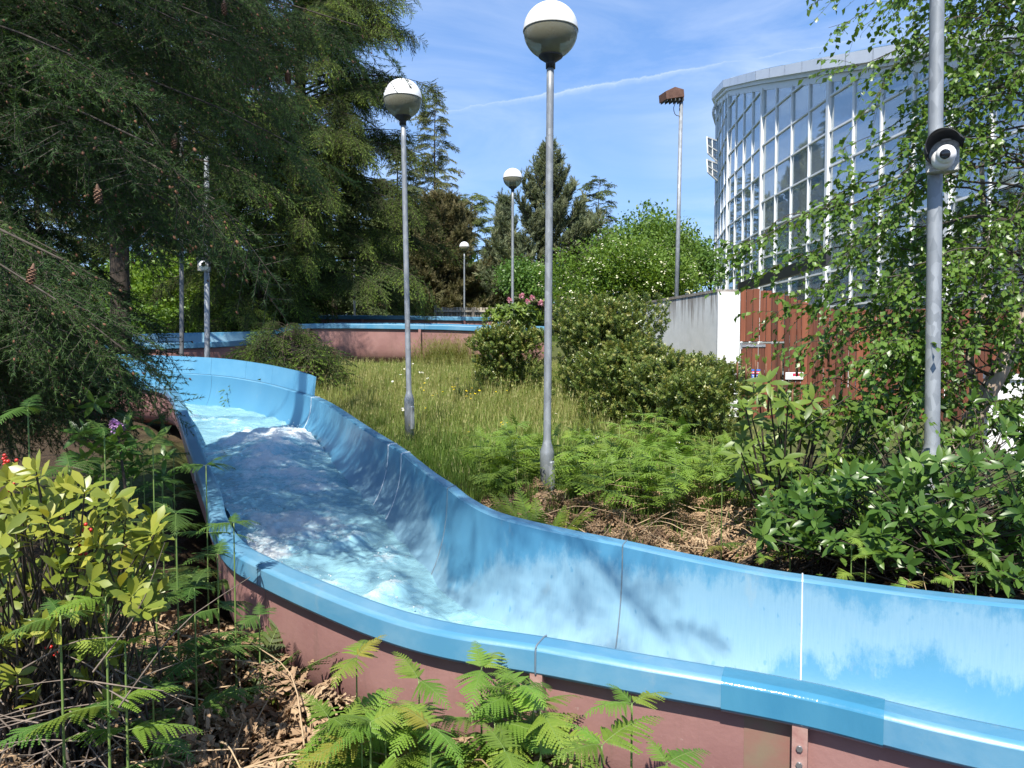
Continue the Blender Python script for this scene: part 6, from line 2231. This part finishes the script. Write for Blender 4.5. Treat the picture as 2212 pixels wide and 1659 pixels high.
for q in range(4):
    m = pick == q
    mb.inst(tufts[q], Ms[m], Ts[m], dry[m])
# long straw-coloured tussock against the red channel
m = 260
tx = np.concatenate([W(965, 755, 17.4)[0] + r_.normal(0, .35, m)]); ty = 17.35 + r_.normal(0, .2, m)
Ms2 = np.repeat(np.eye(3)[None], m, 0) * r_.uniform(1.1, 2.0, m)[:, None, None]
mb.inst(tufts[3], Ms2, np.stack([tx, ty, ground_z(tx, ty) - .02], 1), np.clip(r_.normal(.75, .12, m), 0, 1))
tag(mb.build('meadow_grass', [M['grass']]), 'long green and straw-coloured meadow grass on the slope', 'grass', kind='stuff')
# rough grass under the trees and beyond
n = 1800
gx_ = r_.uniform(-14, 9, n); gy_ = r_.uniform(26.5, 40, n)
mb = MB(); k = r_.uniform(1.0, 2.2, n)
mb.inst(tufts[0], np.repeat(np.eye(3)[None], n, 0) * k[:, None, None], np.stack([gx_, gy_, ground_z(gx_, gy_) - .02], 1), np.clip(r_.normal(.4, .2, n), 0, 1))
tag(mb.build('rough_grass', [M['grass']]), 'rough grass under the far trees', 'grass', kind='stuff')


def ground_hit(u, v):
    d = pix_dir(u, v)
    Y = np.linspace(4.5, 18, 400)
    p = np.array([0, 0, CAMZ]) + d[None] * (Y / d[1])[:, None]
    g = ground_z(p[:, 0], p[:, 1]) + .22
    i = np.argmax(p[:, 2] < g)
    return p[i] if (p[:, 2] < g).any() else None


def flower(pet_n, rad_, pet_w, petal_m, cen_r, hh, seed):
    r = np.random.default_rng(seed)
    mb = MB()
    v_, f_ = tube(np.array([[0, 0, -hh], [.01, 0, -hh * .5], [0, 0, 0]]), [.002, .002, .0018], 4, False); mb.add(v_, remat(f_, 2))
    lf = leaf(rad_, pet_w, 'obovate', .1, .15, 1)
    for k in range(pet_n):
        a = k * 2 * np.pi / pet_n
        mb.inst(lf, frames([[math.cos(a), math.sin(a), .25]]), np.zeros((1, 3)), [r.uniform(.3, .7)])
    v_, f_ = sphere((0, 0, .004), cen_r, 7, 4); mb.add(v_ * [1, 1, .6], remat(f_, 1))
    return mb.mesh('flower', [M[petal_m], M['yellow'], M['stalk']])


daisy = flower(11, .027, .012, 'petal', .009, .32, 1)
butter = flower(5, .020, .022, 'yellow', .007, .34, 2)
for me, nm, spots_, cat, lab, grp in ((daisy, 'daisy', [(1380, 840, 60, 18, 26), (1290, 835, 25, 12, 6), (905, 808, 22, 14, 7), (885, 822, 25, 10, 4), (1430, 880, 60, 30, 12), (1480, 935, 50, 40, 10), (1330, 880, 40, 25, 6), (1220, 905, 40, 30, 3), (875, 890, 8, 4, 3), (1470, 1000, 40, 40, 6), (1250, 960, 60, 50, 4), (1545, 905, 30, 20, 5)], 'daisy', 'small white daisy in the meadow grass', 'daisies on the slope'),
                             (butter, 'buttercup', [(930, 845, 28, 14, 9), (1000, 850, 30, 10, 6), (1060, 848, 30, 8, 4), (1085, 920, 8, 6, 4), (1015, 940, 4, 3, 1)], 'buttercup', 'small yellow buttercup in the meadow grass', 'buttercups on the slope')):
    for (u, v, su, sv, n_) in spots_:
        for q in range(n_):
            p = ground_hit(u + r_.normal(0, su * .7), v + r_.normal(0, sv * .7))
            if p is None: continue
            o = bpy.data.objects.new(nm, me); COL.objects.link(o)
            o.location = p + [0, 0, r_.uniform(0, .06)]
            o.rotation_euler = (r_.uniform(.1, .7), r_.normal(0, .2), r_.normal(0, .5)); k = r_.uniform(.8, 1.25); o.scale = (k, k, 1)
            tag(o, lab, cat, grp)

# lilac rhododendron flower in the shade at the left
lroot = thing('rhododendron', tuple(W(255, 1000, 4.4) * [1, 1, 0] + [0, 0, .1]), 'shaded rhododendron with a single lilac flower at the fir foot', 'shrub')
p = W(253, 921, 4.35)
P = np.concatenate([p[None] - [0, 0, .03], p + r_.normal(0, 1, (26, 3)) * [.16, .16, .12] - [.1, -.15, .2]])
D = unit(r_.normal(0, .4, P.shape) + [0, -.4, .8])
Ms, Ts, rn = whorls(P, D, r_, 7, 85, .2)
leaf_pieces(lroot, leaf(.11, .036, 'lance', .15, .2, 3), [M['laurel']], Ms, Ts, np.clip(.4 + rn, 0, 1))
M['lilac'] = leaf_mat('lilac petal', [(0.45, 0.25, 0.50), (0.55, 0.34, 0.58), (0.65, 0.45, 0.66)], .3, .6, .2, (1, .9, 1.1))
mb = MB(); mb.inst(tr_[0], np.eye(3)[None] * .62, p[None], np.array([.5])); mb.build('flower_head', [M['lilac']], lroot)
MB().add(*tube(catmull(np.array([np.array(lroot.location), p * .5 + np.array(lroot.location) * .5 + [.05, 0, 0], p]), 8), np.linspace(.014, .006, 8), 6, False)).build('stems', M['bark'], lroot)

# ------------------------------------------------------------------ dead bracken litter
dead_t = [frond(.42, 8, .15, 4, 900 + k, 'bracken', .1, .1, curl=False) for k in range(3)]
dd2 = []
for tp in dead_t:     # shrivelled
    V = tp[0].copy(); r2 = np.random.default_rng(5); V += r2.normal(0, .006, V.shape); V[:, 1] *= .75
    dd2.append((V, tp[1], tp[2]))
def litter(nm, label, n, xr, yr, seed, keepf, h=.10, stalks=60, kmin=.7, kmax=1.2):
    r = np.random.default_rng(seed)
    x = r.uniform(*xr, n); y = r.uniform(*yr, n)
    ok = keepf(x, y) & (chan_dist(x, y) > .98)
    x, y = x[ok], y[ok]; n = len(x)
    z = ground_z(x, y) + np.abs(r.normal(0, h, n)) + .02
    a = r.uniform(0, 6.28, n)
    d = np.stack([np.cos(a), np.sin(a), r.normal(-.05, .3, n)], 1)
    mb = MB(); pick = r.integers(0, 3, n)
    for q in range(3):
        m = pick == q
        mb.inst(dd2[q], frames(d[m], None, r.normal(0, .8, m.sum())) * r.uniform(kmin, kmax, m.sum())[:, None, None], np.stack([x, y, z], 1)[m], np.clip(r.normal(.45, .22, m.sum()), 0, 1))
    k = 0
    while k < stalks:
        i = r.integers(0, n)
        p = np.array([x[i], y[i], z[i] + .02]); a = r.uniform(0, 6.28); L = r.uniform(.3, .8)
        e = p + np.array([math.cos(a) * L, math.sin(a) * L, r.uniform(-.05, .2)])
        if chan_dist(e[0], e[1]) < .95: k += 1; continue
        v_, f_ = tube(catmull(np.array([p, (p + e) / 2 + r.normal(0, .04, 3) + [0, 0, .05], e]), 7), np.linspace(.0045, .002, 7), 4, False)
        mb.add(v_, remat(f_, 0), rnd=r.uniform(.5, 1)); k += 1
    return tag(mb.build(nm, [M['dead'], M['dead']]), label, 'dead bracken', kind='stuff')


litter('dead_bracken', 'tangle of dry brown bracken on the ground at the bottom left', 720, (-2.7, -.05), (2.2, 4.2), 951, lambda x, y: (y < 4.2), .09, 130)
litter('dead_bracken', 'dry brown bracken litter along the far rim of the slide', 560, (-.2, 3.0), (4.9, 7.6), 952, lambda x, y: (y < 7.6), .05, 110, .5, .9)
# grey twiggy heap at the far left bottom
mb = MB()
for k in range(60):
    p = W(r_.uniform(-20, 300), r_.uniform(1420, 1680), r_.uniform(2.3, 2.75)); p[2] = max(p[2], .03)
    a = r_.uniform(0, 6.28); L = r_.uniform(.12, .45)
    d = np.array([math.cos(a), math.sin(a) * .6, r_.normal(.1, .5)]) * L
    v_, f_ = tube(catmull(np.array([p, p + d * .5 + r_.normal(0, .02, 3), p + d]), 6), np.linspace(.003, .001, 6), 4, False); mb.add(v_, f_, rnd=.5)
tag(mb.build('dead_twigs', [M['twig']] if 'twig' in M else [simple_mat('bleached twig', (0.13, 0.10, 0.08), (0.25, 0.20, 0.16), 20, 0.8)]), 'heap of bleached dead twigs at the bottom left corner', 'twigs', kind='stuff')
# ivy running through the litter
ivl = merge([leaf(.05, .045, 'ovate', .1, .1, 1)])
mb = MB()
n = 260
P = np.stack([r_.normal(-.65, .5, n), r_.uniform(2.3, 3.2, n), np.zeros(n)], 1); okk = chan_dist(P[:, 0], P[:, 1]) > 1.0; P = P[okk]; n = len(P)
P[:, 2] = ground_z(P[:, 0], P[:, 1]) + r_.uniform(.02, .14, n)
mb.inst(ivl, frames(np.stack([r_.normal(0, 1, n), r_.normal(0, 1, n), r_.normal(.1, .3, n)], 1)) * r_.uniform(.6, 1.2, n)[:, None, None], P, r_.uniform(0, 1, n))
n = 420
P = np.stack([r_.uniform(1.3, 4.2, n), r_.uniform(3.9, 5.0, n), np.zeros(n)], 1); okk = chan_dist(P[:, 0], P[:, 1]) > 1.0; P = P[okk]; n = len(P)
P[:, 2] = ground_z(P[:, 0], P[:, 1]) + r_.uniform(.02, .2, n)
mb.inst(ivl, frames(np.stack([r_.normal(0, 1, n), r_.normal(-.4, 1, n), r_.normal(.1, .3, n)], 1)) * r_.uniform(.6, 1.3, n)[:, None, None], P, r_.uniform(0, 1, n))
tag(mb.build('ivy', [M['ivy']]), 'green ivy leaves creeping through the litter by the slide', 'ivy', kind='stuff')
